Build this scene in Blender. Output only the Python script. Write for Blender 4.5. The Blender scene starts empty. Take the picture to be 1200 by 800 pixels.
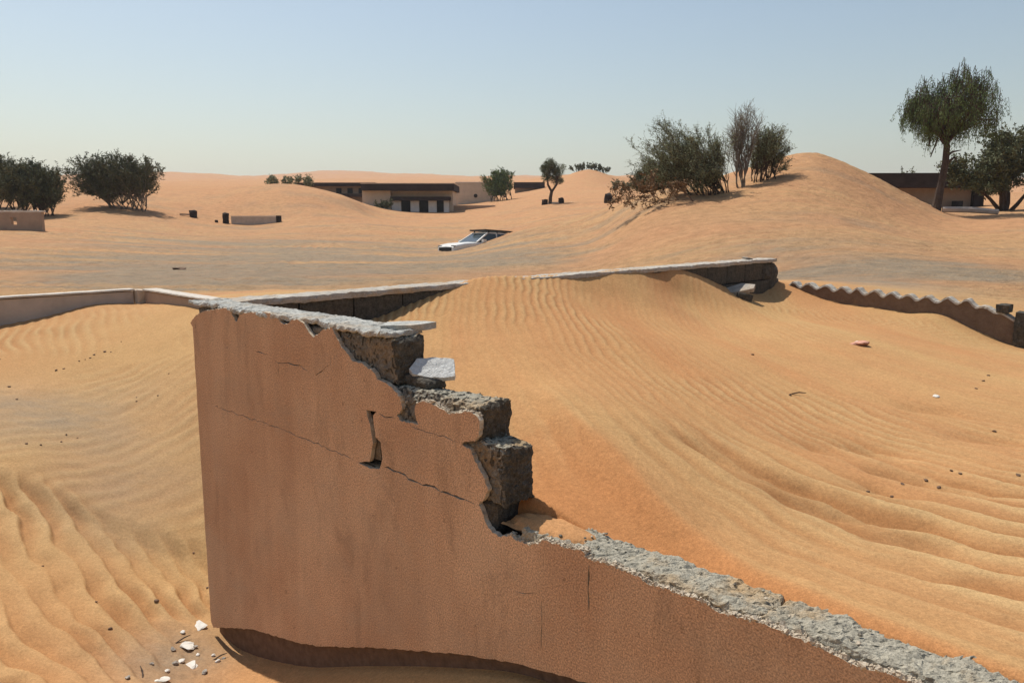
import bpy, bmesh, math, random
import numpy as np
from mathutils import Vector, Matrix, noise
from mathutils.geometry import tessellate_polygon

S = bpy.context.scene
COL = S.collection
# ------------------------------------------------------------------ camera, sky, sun
FPX = 930.0
TH = math.atan(145 / 930)
cd = bpy.data.cameras.new('camera'); cam = bpy.data.objects.new('camera', cd); COL.objects.link(cam)
cd.sensor_width = 36; cd.lens = 36 * FPX / 1200; cd.clip_start = 0.05; cd.clip_end = 20000
cam.location = (0, 0, 0); cam.rotation_euler = (math.pi / 2 - TH, 0, 0)
S.camera = cam
SUN_AZ, SUN_EL = math.radians(-40), math.radians(60)
W = bpy.data.worlds.new('World'); S.world = W; W.use_nodes = True
wn = W.node_tree; sky = wn.nodes.new('ShaderNodeTexSky'); sky.sky_type = 'NISHITA'; sky.sun_disc = False
sky.sun_elevation = SUN_EL; sky.sun_rotation = SUN_AZ % (2 * math.pi)
sky.altitude = 0; sky.air_density = 1.3; sky.dust_density = 1.4; sky.ozone_density = 0.2
wn.links.new(sky.outputs[0], wn.nodes['Background'].inputs[0]); wn.nodes['Background'].inputs[1].default_value = 0.102
sd = bpy.data.lights.new('sun', 'SUN'); sd.energy = 4.5; sd.angle = math.radians(0.53); sd.color = (1, 0.95, 0.87)
so = bpy.data.objects.new('sun', sd); COL.objects.link(so)
sv = Vector((math.sin(SUN_AZ) * math.cos(SUN_EL), math.cos(SUN_AZ) * math.cos(SUN_EL), math.sin(SUN_EL)))
so.rotation_euler = sv.to_track_quat('Z', 'Y').to_euler(); so.location = (0, 0, 50)
S.view_settings.view_transform = 'Standard'; S.view_settings.look = 'None'
S.view_settings.exposure = 0.08; S.view_settings.gamma = 1.0

# ------------------------------------------------------------------ geometry of the place
def ray(px, py):
    Y = FPX * math.cos(TH) - (py - 400) * math.sin(TH)
    return (px - 600) / Y, (-FPX * math.sin(TH) - (py - 400) * math.cos(TH)) / Y
def at(px, py, Y):
    a, b = ray(px, py); return Vector((a * Y, Y, b * Y))
A1 = math.atan2(-970, FPX / math.cos(TH))
U1 = (math.sin(A1), math.cos(A1))          # along the broken wall, away to the left
D = (-U1[0], -U1[1])                       # along it, towards the viewer's right
U2 = (U1[1], -U1[0])                       # across it, away from the viewer
C0 = (-1.9, 4.75)
def wp(s, off, z): return Vector((C0[0] + D[0] * s + U2[0] * off, C0[1] + D[1] * s + U2[1] * off, z))
def face(px, py, off=0.0):                 # pixel -> (s, z) on the plane of the wall's face
    a, b = ray(px, py); ox = C0[0] + U2[0] * off; oy = C0[1] + U2[1] * off
    s = (a * oy - ox) / (D[0] - a * D[1]); return s, b * (oy + D[1] * s)
def on_line(px, o, d):                     # depth where the column px meets the line o + d t
    a, _ = ray(px, 300); t = (a * o[1] - o[0]) / (d[0] - a * d[1]); return o[1] + d[1] * t

# ------------------------------------------------------------------ numpy noise
def vnoise(x, y, seed=0):
    xi = np.floor(x).astype(np.int64); yi = np.floor(y).astype(np.int64); fx = x - xi; fy = y - yi
    def h(i, j):
        n = (i * 374761393 + j * 668265263 + seed * 982451653) & 0xffffffff
        n = ((n ^ (n >> 13)) * 1274126177) & 0xffffffff
        return ((n ^ (n >> 16)) & 0xffff) / 32767.5 - 1
    u = fx * fx * fx * (fx * (fx * 6 - 15) + 10); v = fy * fy * fy * (fy * (fy * 6 - 15) + 10)
    return (h(xi, yi) * (1 - u) + h(xi + 1, yi) * u) * (1 - v) + (h(xi, yi + 1) * (1 - u) + h(xi + 1, yi + 1) * u) * v
def fbm(x, y, seed=0, o=4):
    r = 0; a = 1; n = 0
    for k in range(o):
        r = r + a * vnoise(x, y, seed + k * 17); n += a; a *= .5; x = x * 2.03 + 5.1; y = y * 2.03 + 9.7
    return r / n
def sstep(a, b, x):
    t = np.clip((x - a) / (b - a), 0, 1); return t * t * (3 - 2 * t)

class TPS:
    def __init__(s, pts, vals, lam=1e-4):
        P = np.array(pts, float); s.P = P; n = len(P)
        K = s.k(P, P) + lam * np.eye(n); Q = np.hstack([np.ones((n, 1)), P])
        M = np.zeros((n + 3, n + 3)); M[:n, :n] = K; M[:n, n:] = Q; M[n:, :n] = Q.T
        s.w = np.linalg.solve(M, np.concatenate([vals, np.zeros(3)]))
    @staticmethod
    def k(A, B):
        d2 = ((A[:, None, :] - B[None, :, :]) ** 2).sum(-1) + 1e-12
        return .5 * d2 * np.log(d2)
    def __call__(s, Q):
        out = np.empty(len(Q)); n = len(s.P)
        for i in range(0, len(Q), 40000):
            q = Q[i:i + 40000]; out[i:i + 40000] = s.k(q, s.P) @ s.w[:n] + s.w[n] + q @ s.w[n + 1:]
        return out

# white compound wall on the left: its corner and two directions
KY = 11.0; KZ = -0.93
K0 = at(165, 338, KY)
WU2 = (-U2[0], -U2[1])
def white_Y(px): return on_line(px, K0, WU2) if px < 165 else on_line(px, K0, D)

G = []   # outer desert: (px, py, depth)
def gp(px, py, Y): G.append((px, py, Y))
# foot of the white wall
for px, py in ((-60, 392), (0, 381), (62, 368), (100, 358), (125, 355), (165, 355), (190, 356), (221, 361)): gp(px, py, white_Y(px))
GZ = []  # (px, depth, z)
for px, py in ((248, 746), (300, 770), (353, 780), (446, 783), (538, 790), (600, 798), (760, 868)):
    s, z = face(px, py); GZ.append((px, C0[1] + D[1] * s, z))
GZ += [(236, 6.6, -1.95), (232, 8.2, -1.38), (120, 8, -1.62), (120, 6.2, -2.12), (120, 4.6, -2.45), (0, 6.4, -1.85), (0, 5, -2.2),
       (0, 3.8, -2.33), (200, 3.6, -2.38), (350, 3.0, -2.12), (600, 2.0, -1.72), (900, 1.6, -1.6), (1200, 1.2, -1.6), (-100, 2, -2.1),
       (-300, 5, -2.1), (600, 1, -1.66), (0, 1, -1.8), (1200, .8, -1.6)]
for px in (-60, 60, 160, 300, 450, 600, 750): GZ.append((px, 14, -1.30)); 
for px in (0, 150, 300, 450, 600, 700): GZ.append((px, 20, -1.42))
GZ += [(300, 9, -1.1), (500, 9.0, -1.0), (700, 10.5, -.95), (860, 13, -1.15), (920, 11.0, -.86), (600, 7, -1.1), (800, 5, -1.2), (1000, 4, -1.25), (1200, 3, -1.3)]
GZ += [(850, 16, -1.22), (960, 14, -1.05), (1100, 12, -1.05), (1200, 10, -1.15), (1300, 8, -1.3), (1300, 5, -1.3), (1200, 14, -1.05)]
for px, py, Y in ((150, 292, 33), (300, 297, 33), (450, 300, 32), (400, 287, 40), (300, 275, 50), (500, 275, 50), (0, 300, 26), (0, 281, 36), (60, 270, 42), (-80, 262, 42), (150, 262, 52),
                  (0, 262, 50), (40, 244, 60), (140, 241, 62), (200, 243, 66), (300, 259, 62), (250, 228, 76), (200, 224, 82), (100, 222, 85), (-50, 225, 85),
                  (270, 222, 80), (330, 217, 78), (380, 224, 76), (415, 237, 74), (430, 249, 74), (330, 234, 68), (390, 246, 66), (300, 222, 100), (400, 240, 100),
                  (475, 249.5, 84), (535, 250, 84), (475, 247, 95), (535, 243, 100), (575, 239, 100), (420, 263, 56), (540, 257, 70),
                  # the drift that buries the car
                  (523, 296, 36), (560, 290, 36), (600, 274, 37.5), (630, 262, 40), (560, 281, 42), (600, 277, 46), (520, 288, 42), (560, 306, 26), (640, 295, 27), (700, 283, 28),
                  (645, 240, 75), (600, 247, 75), (711, 237, 72), (690, 248, 60), (640, 256, 58),
                  (690, 199, 150), (655, 210, 150), (730, 214, 150), (690, 207, 135), (690, 218, 118), (740, 222, 125), (620, 224, 130), (600, 228, 120), (700, 206, 200),
                  # big dune on the right
                  (700, 266, 33), (745, 232, 35), (790, 220, 36), (840, 216, 34), (880, 210, 33), (905, 205, 33), (892, 193, 39), (862, 204, 41), (930, 182, 36), (958, 180, 36), (1000, 196, 36), (1040, 214, 37), (1085, 238, 38), (1110, 250, 37),
                  (760, 248, 28), (850, 243, 27), (930, 215, 30), (930, 250, 25), (1000, 225, 30), (1000, 250, 26), (850, 270, 22), (1000, 285, 19), (1100, 285, 22), (1100, 262, 30), (1190, 292, 21), (1190, 268, 27), (1190, 250, 36),
                  (1190, 240, 50), (1140, 247, 50), (1080, 247, 50), (1250, 250, 40), (1190, 226, 90), (1300, 240, 90),
                  (800, 235, 48), (900, 225, 48), (960, 212, 48), (1020, 235, 48), (745, 243, 46), (850, 235, 60), (950, 230, 70), (1020, 240, 70),
                  # far dunes
                  (-80, 218, 250), (100, 215, 250), (210, 214, 250), (330, 213, 220), (500, 217, 230), (620, 216, 260), (760, 216, 260), (900, 218, 250), (1100, 222, 250), (1300, 222, 250),
                  (-80, 210, 500), (100, 211, 500), (205, 207, 480), (280, 209, 500), (450, 210, 450), (560, 210, 480), (680, 209, 500), (850, 212, 500), (1200, 214, 500),
                  (205, 204, 700), (240, 207, 750), (300, 209, 800), (335, 204, 900), (375, 201, 900), (420, 202, 900), (470, 206, 900), (540, 208, 900), (620, 208, 900), (800, 210, 900), (1200, 212, 900), (0, 210, 900),
                  (0, 214, 1500), (400, 214, 1500), (800, 214, 1500), (1200, 216, 1500)): gp(px, py, Y)
AZS = 2.4
gpts, gval = [], []
for px, py, Y in G:
    a, b = ray(px, py); q = math.sqrt(1 + a * a); gpts.append((math.atan(a) * AZS, math.log(Y * q))); gval.append(b / q)
for px, Y, z in GZ:
    a, b = ray(px, 300); q = math.sqrt(1 + a * a); gpts.append((math.atan(a) * AZS, math.log(Y * q))); gval.append(z / (Y * q))
TG = TPS(gpts, gval, 2e-4)

# inner sand, inside the compound
S0 = 0.12                                  # inner face of the back wall
SCW = 7.45                                 # scalloped wall: distance across from the broken wall
ipts, ival = [], []
def ip(x, y, z): ipts.append((x, y)); ival.append(z)
def iw(s, off, z): p = wp(s, off, z); ip(p.x, p.y, z)
bo = (C0[0] + D[0] * S0, C0[1] + D[1] * S0)
for px, py in ((452, 368), (475, 358), (500, 348), (530, 337), (556, 329), (585, 325.5), (620, 326.5), (660, 325), (712, 321), (745, 319), (787, 316.5), (804, 318), (836, 330), (871, 342), (895, 344)):
    Y = on_line(px, bo, U2); p = at(px, py, Y); ip(p.x, p.y, p.z)
so_ = wp(0, SCW, 0); so2 = (so_.x, so_.y)
for px, py in ((925, 333.5), (950, 344), (985, 355), (1030, 361), (1070, 367), (1100, 367), (1140, 385), (1180, 402), (1200, 407)):
    Y = on_line(px, so2, D); p = at(px, py, Y); ip(p.x, p.y, p.z)
for s, off, z in ((.5, .5, -.84), (1.2, .2, -.95), (1.9, .2, -1.02), (2.4, .25, -1.10), (2.7, .2, -1.13), (3.2, .2, -1.25), (3.7, .2, -1.255), (4.5, .2, -1.255), (5.5, .2, -1.2), (7, .2, -1.3),
                  (3.2, .6, -1.235), (3.7, .6, -1.26), (4.5, .6, -1.26), (2.7, .6, -1.1), (2.0, .9, -.93)): iw(s, off, z)
for px, py, Y in ((620, 470, 4.0), (750, 400, 5.6), (700, 345, 7.0), (800, 345, 8.0), (865, 352, 8.7), (850, 500, 4.25), (1000, 405, 6.6), (1000, 520, 4.3), (1190, 600, 3.35), (1190, 480, 5.0), (1100, 420, 6.4), (940, 380, 7.6)):
    p = at(px, py, Y); ip(p.x, p.y, p.z)
ip(6, 4, -1.3); ip(7, 7, -1.25); ip(5, 1, -1.35); ip(3, 14, -.9)
TI = TPS(ipts, ival, 1e-4)

def ground_parts(x, y):
    x = np.asarray(x, float); y = np.asarray(y, float)
    r = np.hypot(x, y); az = np.arctan2(x, y); lim = math.radians(50)
    azc = np.where(np.abs(az) > lim, np.sign(az) * lim * (math.pi - np.abs(az)) / (math.pi - lim), az)
    rc = np.maximum(r, .9)
    zg = TG(np.stack([azc * AZS, np.log(rc)], 1)) * rc
    s = (x - C0[0]) * D[0] + (y - C0[1]) * D[1]; off = (x - C0[0]) * U2[0] + (y - C0[1]) * U2[1]
    near = (s > -1) & (off > -.3) & (off < 9) & (s < 9)
    zi = np.full_like(x, -1.0)
    if near.any(): zi[near] = TI(np.stack([x[near], y[near]], 1))
    fade = 1 - sstep(7, 8.5, s)
    wI = sstep(.06, .18, off) * sstep(-.04, .08, s) * (1 - sstep(SCW + .03, SCW + .15, off)) * fade
    wI = np.where(s < 0.3, wI, np.where(s > 2.6, sstep(.06, .18, off) * (1 - sstep(SCW + .03, SCW + .15, off)) * fade, wI))
    return zg, zi, wI, s, off, r, az
def fit_phase(samples, cx, cy, deg=3):
    """phase whose crest lines run along the given azimuths, spaced lam apart; samples: x, y, azimuth(deg), lam"""
    P = [(i, j) for i in range(deg + 1) for j in range(deg + 1 - i) if i + j > 0]; A_, b_ = [], []
    for x, y, az, lam in samples:
        x -= cx; y -= cy; az = math.radians(az)
        A_.append([i * x ** max(i - 1, 0) * y ** j * lam if i else 0. for i, j in P]); b_.append(math.cos(az))
        A_.append([j * x ** i * y ** max(j - 1, 0) * lam if j else 0. for i, j in P]); b_.append(-math.sin(az))
    A_ = np.array(A_); c = np.linalg.lstsq(np.vstack([A_, 2e-3 * np.eye(len(P))]), np.concatenate([b_, np.zeros(len(P))]), rcond=None)[0]
    return lambda x, y: sum(k * (x - cx) ** i * (y - cy) ** j for k, (i, j) in zip(c, P))
PH_IN = fit_phase([(-.25, 6.2, -10, .062), (.35, 5.9, -9, .064), (1.6, 7.6, 6, .075), (1.2, 6.5, 0, .07), (.0, 4.6, -20, .07), (1.0, 4.6, -16, .07), (.1, 3.7, -27, .08), (1.4, 4.4, -16, .075),
                   (1.5, 3.4, -30, .10), (1.2, 2.9, -40, .11), (1.45, 2.6, -46, .125), (2.1, 3.3, -55, .12), (.75, 3.0, -42, .10), (2.6, 4.6, -40, .10), (3.2, 7.2, -15, .09), (3.0, 5.8, -20, .09), (2.4, 2.2, -60, .13), (4, 4, -50, .12)], 1, 4.5)
PH_LO = fit_phase([(-2.9, 5.2, -46, .17), (-2.2, 4.9, -42, .15), (-2.3, 4.5, -48, .16), (-1.95, 5.2, -50, .14), (-2.9, 4.6, -50, .19), (-2.4, 4.1, -58, .17), (-3.2, 4.2, -50, .19), (-1.8, 4.7, -40, .14), (-3.4, 5.4, -46, .17), (-2.6, 5.6, -44, .16), (-3.2, 4.8, -48, .18), (-3.6, 4.4, -50, .18)], -2.5, 4.7, 3)
def rip(ph, sharp=.3):
    f = ph - np.floor(ph); up = 1 - sharp
    h = np.where(f < up, f / up, (1 - f) / (1 - up)); return h * h * (3 - 2 * h)
def hollow(x, y, cx, cy, a, la, lb, d):
    c, s_ = math.cos(a), math.sin(a); u = (x - cx) * c + (y - cy) * s_; v = -(x - cx) * s_ + (y - cy) * c
    return -d * np.exp(-(u / la) ** 2 - (np.where(v > 0, v / lb, v / (lb * 2.2))) ** 2)
HOL = []
for px, py, zz, la, d in ((830, 541, -1.17, .17, .030), (915, 566, -1.2, .22, .034), (1020, 512, -1.18, .16, .030), (1062, 543, -1.2, .17, .036), (1032, 560, -1.2, .14, .028), (1010, 598, -1.22, .26, .034), (940, 590, -1.2, .2, .02),
                          (1140, 560, -1.22, .2, .02), (1170, 505, -1.2, .2, .02), (960, 510, -1.15, .15, .015), (1100, 470, -1.15, .2, .018), (1090, 640, -1.25, .22, .02)):
    a_, b_ = ray(px, py); Y_ = zz / b_; HOL.append((a_ * Y_, Y_, math.radians(150), la * 1.05, .055, d * 1.7))
def field(x, y):
    x = np.atleast_1d(np.asarray(x, float)); y = np.atleast_1d(np.asarray(y, float))
    zg, zi, w, s, off, r, az = ground_parts(x, y)
    z = zg * (1 - w) + zi * w
    q = (r < 12)
    wa = fbm(x * 1.1, y * 1.1, 3, 3); wb = fbm(x * 4, y * 4, 5, 2)
    wc = fbm(x * 9, y * 9, 8, 2); warp = wa * .75 + wb * .30 + wc * .14
    m1 = sstep(-.30, .30, fbm(x * .8 + 3, y * .8, 11, 3)); m2 = sstep(-.3, .3, fbm(x * 1.1, y * 1.1 + 7, 21, 3)); m3 = .35 + .65 * sstep(-.4, .3, fbm(x * 3.1, y * 3.1, 23, 2))
    clear = sstep(.10, .5, off)
    # inner sand ripples
    pin = np.where(q, PH_IN(np.clip(x, -3, 5), np.clip(y, 1.5, 9)), 0) + warp * 1.1
    near = 1 - sstep(3.2, 4.6, y)
    pin2 = pin * .5 + .3 * wa
    ain = w * clear * (.0022 + .0074 * m1 * sstep(-.35, .25, fbm(x * .5, y * .5 + 3, 13, 2))) * m3 * (1 - .5 * near)
    ain2 = w * clear * near * (.007 + .016 * m2) * (.6 + .6 * m3) * (.12 + .88 * sstep(.3, 1.3, x)); ain = ain * (.35 + .65 * np.maximum(sstep(4.4, 5.4, y), sstep(.4, 1.3, x)))
    t_in = rip(pin, .22); t_in2 = rip(pin2, .17)
    # ridge whose steep side faces the low wall
    orr = np.interp(s, [2.0, 2.26, 2.94, 3.52, 3.9, 5], [.95, .80, .50, .29, .24, .2]) + .04 * wa
    dr = off - orr; rid = np.where(dr < 0, np.exp(-(dr / .13) ** 2), np.exp(-dr / .55)) * .095 * sstep(1.6, 2.6, s) * (1 - sstep(4.2, 5.4, s)) * w
    hol = 0
    for h_ in HOL: hol = hol + hollow(x + .06 * wb, y + .05 * wa, *h_)
    hol = hol * w
    # outside, on the left
    outl = (1 - w) * np.maximum(sstep(-.03, -.4, off), sstep(-.10, -.35, s)) * (1 - sstep(10.5, 12.5, r)) * (s < 9)
    lo = outl * (1 - sstep(5.3, 5.9, y + .18 * (x + 2) + .25 * wa)) * sstep(1.6, 2.4, r) * (1 - np.exp(-((x + 1.65) ** 2 / .12 + (y - 3.9) ** 2 / .3)))
    plo = np.where(q, PH_LO(np.clip(x, -4, -.5), np.clip(y, 3, 6.2)), 0) + .9 * wa + .28 * wb
    bl_ = rip(plo, .19); alo = lo * (.020 + .048 * m2) * (.3 + .7 * m3)
    # scarp between the two zones
    sc_ = outl * -.05 * sstep(.12, -.12, (y - 5.55 + .18 * (x + 2) + .2 * wa))
    mid = outl * sstep(5.3, 5.9, y + .18 * (x + 2) + .25 * wa) * (1 - sstep(8.0, 8.6, y))
    c40, s40 = math.cos(math.radians(42)), math.sin(math.radians(42))
    pm = ((x * c40 - y * s40) + .16 * wa + .05 * wb) / .17; hm = rip(pm, .4) ; am = mid * .012 * m3 * m1
    top = outl * sstep(8.1, 8.7, y)
    pt_ = ((x * math.cos(-.5) - y * math.sin(-.5)) + .12 * wa) / .13; ht = rip(pt_, .35); at_ = top * .022 * m3 * (1 - np.exp(-((x + 4.1) ** 2 / .8)))
    # open ground beyond: coarser wind marks
    fa = (1 - w) * sstep(10.5, 13, r) * (1 - sstep(45, 70, r))
    pf = ((x * .25 + y * .97) + fbm(x * .25, y * .25, 61, 3) * 2.2) / (.5 + 0 * x); hf = rip(pf, .4); af = fa * .05 * sstep(-.3, .3, fbm(x * .2, y * .3, 63, 3))
    rp = ain * (t_in - .5) + ain2 * (t_in2 - .5) + alo * (bl_ - .5) + am * (hm - .5) + at_ * (ht - .5) + af * (hf - .5)
    far = np.minimum(r, 400)
    rough = outl * np.exp(-((x + 4.2) ** 2 / 4 + (y - 7.6) ** 2 / .6)) * .010 * fbm(x * 9, y * 14, 44, 3) + fa * .02 * fbm(x * 1.6, y * 3.2, 46, 4)
    rough = rough + np.exp(-((x + 1.75) ** 2 / .25 + (y - 4.1) ** 2 / .4)) * .010 * fbm(x * 22, y * 22, 45, 3) * (1 - w)
    und = fbm(x * .35, y * .35, 31, 4) * .012 * (1 - w) * sstep(3, 10, r) * (1 + far * .05) + fbm(x * .06, y * .06, 35, 3) * (1 - w) * far * .0022 * sstep(12, 40, r) \
        + fbm(x * .012, y * .012, 38, 4) * sstep(150, 400, r) * r * .004
    und = und + fbm(x * 2.2, y * 2.2, 52, 3) * .006 * sstep(.2, .8, off) * w + outl * (.02 + .035 * sstep(6, 5, y)) * fbm(x * 1.4, y * 1.4, 53, 3)
    z = z + rp + und + rough + rid + hol + sc_
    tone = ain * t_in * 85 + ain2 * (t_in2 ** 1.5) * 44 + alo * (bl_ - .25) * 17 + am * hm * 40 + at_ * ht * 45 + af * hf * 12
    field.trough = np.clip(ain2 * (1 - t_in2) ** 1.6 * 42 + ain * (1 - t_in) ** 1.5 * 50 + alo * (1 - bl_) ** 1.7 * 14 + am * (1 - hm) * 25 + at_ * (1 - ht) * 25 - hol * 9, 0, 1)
    return z, tone, w, s, off, r
def gz(x, y): return float(field([x], [y])[0][0])
def on_ground(px, Y): a, _ = ray(px, 300); return Vector((a * Y, Y, gz(a * Y, Y)))

# ------------------------------------------------------------------ materials
def mat(name, build, rough=.9, spec=.2):
    m = bpy.data.materials.new(name); m.use_nodes = True; nt = m.node_tree
    b = nt.nodes['Principled BSDF']; b.inputs['Roughness'].default_value = rough; b.inputs['Specular IOR Level'].default_value = spec
    build(nt, b); return m
class N:
    def __init__(s, nt): s.nt = nt; s.tc = None
    def coord(s, kind='Object', scale=(1, 1, 1)):
        if not s.tc: s.tc = s.nt.nodes.new('ShaderNodeTexCoord')
        mp = s.nt.nodes.new('ShaderNodeMapping'); mp.inputs['Scale'].default_value = scale
        s.nt.links.new(s.tc.outputs[kind], mp.inputs[0]); return mp.outputs[0]
    def noise(s, scale, detail=4, rough=.6, co=None, dist=0):
        n = s.nt.nodes.new('ShaderNodeTexNoise'); n.inputs['Scale'].default_value = scale; n.inputs['Detail'].default_value = detail
        n.inputs['Roughness'].default_value = rough; n.inputs['Distortion'].default_value = dist
        s.nt.links.new(co if co else s.coord(), n.inputs['Vector']); return n.outputs[0]
    def ramp(s, f, *stops):
        r = s.nt.nodes.new('ShaderNodeValToRGB'); e = r.color_ramp.elements
        while len(e) < len(stops): e.new(.5)
        for k, (p, c) in enumerate(stops):
            e[k].position = p; e[k].color = (*c, 1) if isinstance(c, tuple) else (c, c, c, 1)
        s.nt.links.new(f, r.inputs[0]); return r.outputs[0]
    def mix(s, f, a, b, mode='MIX'):
        m = s.nt.nodes.new('ShaderNodeMix'); m.data_type = 'RGBA'; m.blend_type = mode
        for k, v in ((0, f), (6, a), (7, b)):
            if isinstance(v, (int, float)): m.inputs[k].default_value = v
            elif isinstance(v, tuple): m.inputs[k].default_value = (*v, 1)
            else: s.nt.links.new(v, m.inputs[k])
        return m.outputs[2]
    def math(s, op, a, b):
        m = s.nt.nodes.new('ShaderNodeMath'); m.operation = op
        for k, v in ((0, a), (1, b)):
            if isinstance(v, (int, float)): m.inputs[k].default_value = v
            else: s.nt.links.new(v, m.inputs[k])
        return m.outputs[0]
    def attr(s, name):
        a = s.nt.nodes.new('ShaderNodeAttribute'); a.attribute_name = name; return a.outputs['Fac']
    def bump(s, h, strength, dist, b, normal=None):
        m = s.nt.nodes.new('ShaderNodeBump'); m.inputs['Strength'].default_value = strength; m.inputs['Distance'].default_value = dist
        s.nt.links.new(h, m.inputs['Height'])
        if normal: s.nt.links.new(normal, m.inputs['Normal'])
        if b: s.nt.links.new(m.outputs[0], b.inputs['Normal'])
        return m.outputs[0]
    def col(s, c, b): s.nt.links.new(c, b.inputs['Base Color'])

SAND_O = (.44, .207, .084); SAND_P = (.46, .285, .122); SAND_G = (.27, .215, .15)
def b_sand(nt, b):
    n = N(nt)
    base = n.mix(n.ramp(n.noise(.45, 5, .6), (.35, 0.), (.68, 1.)), SAND_O, (.445, .235, .102))
    c = n.mix(n.attr('pale'), base, SAND_P)
    c = n.mix(n.attr('red'), c, (.43, .178, .064))
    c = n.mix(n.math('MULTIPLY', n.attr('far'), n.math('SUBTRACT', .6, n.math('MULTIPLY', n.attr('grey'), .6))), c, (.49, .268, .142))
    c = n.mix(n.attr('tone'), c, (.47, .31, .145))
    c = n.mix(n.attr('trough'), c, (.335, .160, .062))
    gn = n.ramp(n.noise(3.0, 6, .75, n.coord(scale=(1, 2.2, 1))), (.3, .6), (.6, 1.))
    c = n.mix(n.math('MULTIPLY', n.attr('grey'), gn), c, SAND_G)
    c = n.mix(.55, c, n.ramp(n.noise(55, 3, .7), (.25, .62), (.75, 1.32)), 'MULTIPLY')
    c = n.mix(.25, c, n.ramp(n.noise(13, 5, .8), (.33, .80), (.66, 1.14)), 'MULTIPLY')
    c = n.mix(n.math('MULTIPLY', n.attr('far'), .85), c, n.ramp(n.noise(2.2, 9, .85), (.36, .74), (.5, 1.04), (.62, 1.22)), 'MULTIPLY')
    c = n.mix(.45, c, n.ramp(n.noise(1.3, 8, .8), (.3, .80), (.7, 1.15)), 'MULTIPLY')
    c = n.mix(.7, c, n.ramp(n.noise(190, 2, .7), (.3, .74), (.7, 1.26)), 'MULTIPLY')
    n.col(c, b)
    fb = n.math('MULTIPLY', n.attr('far'), n.noise(1.6, 9, .75)); n0 = n.bump(fb, .8, .22, None); n1 = n.bump(n.noise(4, 8, .7, n.coord(scale=(1, 1, 1)), .4), .35, .03, None, n0)
    n.bump(n.noise(160, 3, .6), .5, .003, b, n1)
M_sand = mat('sand', b_sand, .95, .1)

def b_plaster(nt, b):
    n = N(nt)
    big = n.ramp(n.noise(1.3, 5, .6, n.coord(scale=(1, 1, .7))), (.33, (.46, .262, .15)), (.67, (.62, .40, .245)))
    gre = n.mix(n.ramp(n.noise(2.3, 6, .7, n.coord(scale=(1, 1, 1.3))), (.52, 0.), (.78, .55)), big, (.44, .32, .215))
    c = n.mix(.95, gre, n.ramp(n.noise(150, 2, .8), (.3, .42), (.5, 1.), (.7, 1.6)), 'MULTIPLY')
    c = n.mix(.5, c, n.ramp(n.noise(3.5, 3, .5, n.coord(scale=(3, 3, .15))), (.35, .93), (.65, 1.05)), 'MULTIPLY')
    dust = n.ramp(n.noise(.9, 7, .7, n.coord(scale=(1, 1, 1.6)), .6), (.48, 0.), (.66, .6)); c = n.mix(dust, c, n.mix(.5, c, (.40, .31, .22)))
    stain = n.ramp(n.noise(2.6, 7, .75, n.coord(scale=(1.6, 1, .5)), .5), (.30, .62), (.46, 1.)); c = n.mix(.7, c, stain, 'MULTIPLY')
    pock = n.ramp(n.noise(26, 2, .5), (.27, .45), (.33, 1.)); c = n.mix(.5, c, pock, 'MULTIPLY')
    n.col(c, b); n1 = n.bump(n.noise(9, 5, .65), .35, .014, None); n.bump(n.noise(150, 3, .7), .7, .004, b, n1)
M_plaster = mat('brown_plaster', b_plaster, .95, .1)
def b_rim(nt, b):
    n = N(nt); n.col(n.ramp(n.noise(40, 4, .7), (.3, (.30, .23, .16)), (.7, (.60, .52, .40))), b); n.bump(n.noise(70, 3, .7), .8, .006, b)
M_rim = mat('raw_plaster_edge', b_rim)
def conc(name, dark, mid, light, sandy, sc=30):
    def f(nt, b):
        n = N(nt)
        c = n.ramp(n.noise(sc, 6, .8), (.28, dark), (.48, mid), (.72, light))
        c = n.mix(n.ramp(n.noise(5, 5, .6), (.5, 0.), (.7, sandy)), c, SAND_P)
        c = n.mix(.6, c, n.ramp(n.noise(120, 3, .8), (.3, .6), (.7, 1.3)), 'MULTIPLY')
        n.col(c, b); n1 = n.bump(n.noise(22, 5, .75), .8, .02, None); n.bump(n.noise(110, 3, .75), .8, .006, b, n1)
    return mat(name, f)
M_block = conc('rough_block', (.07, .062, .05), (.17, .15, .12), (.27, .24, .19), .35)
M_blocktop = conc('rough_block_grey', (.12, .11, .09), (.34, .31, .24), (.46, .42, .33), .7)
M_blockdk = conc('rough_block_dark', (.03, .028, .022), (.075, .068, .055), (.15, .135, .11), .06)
M_cement = conc('white_cement', (.22, .215, .19), (.42, .415, .375), (.60, .595, .55), .45, 22)
M_slab = conc('white_slab', (.40, .40, .38), (.58, .58, .55), (.70, .70, .66), .1, 14)
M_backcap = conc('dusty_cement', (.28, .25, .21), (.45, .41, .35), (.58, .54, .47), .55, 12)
M_white = conc('white_painted_wall', (.50, .44, .37), (.60, .54, .46), (.66, .60, .52), .2, 4)
def flatm(name, c, var=.25, sc=8, rough=.9, spec=.2):
    def f(nt, b):
        n = N(nt); lo = tuple(v * (1 - var) for v in c); hi = tuple(min(1, v * (1 + var)) for v in c)
        n.col(n.ramp(n.noise(sc, 5, .7), (.3, lo), (.7, hi)), b); n.bump(n.noise(sc * 4, 4, .7), .4, .01, b)
    return mat(name, f, rough, spec)
M_tanwall = flatm('tan_wall', (.56, .46, .35), .12, 1.5)
M_wallbrown = flatm('faded_brown_wall', (.37, .265, .19), .15, 1.5)
M_greywall = flatm('dusty_grey_wall', (.46, .38, .31), .15, 3)
M_fascia = flatm('dark_red_fascia', (.038, .025, .021), .3, 2)
M_dark = flatm('black_rusty', (.035, .026, .022), .3, 6)
M_opening = flatm('dark_door', (.03, .024, .02), .2, 3)
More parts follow.
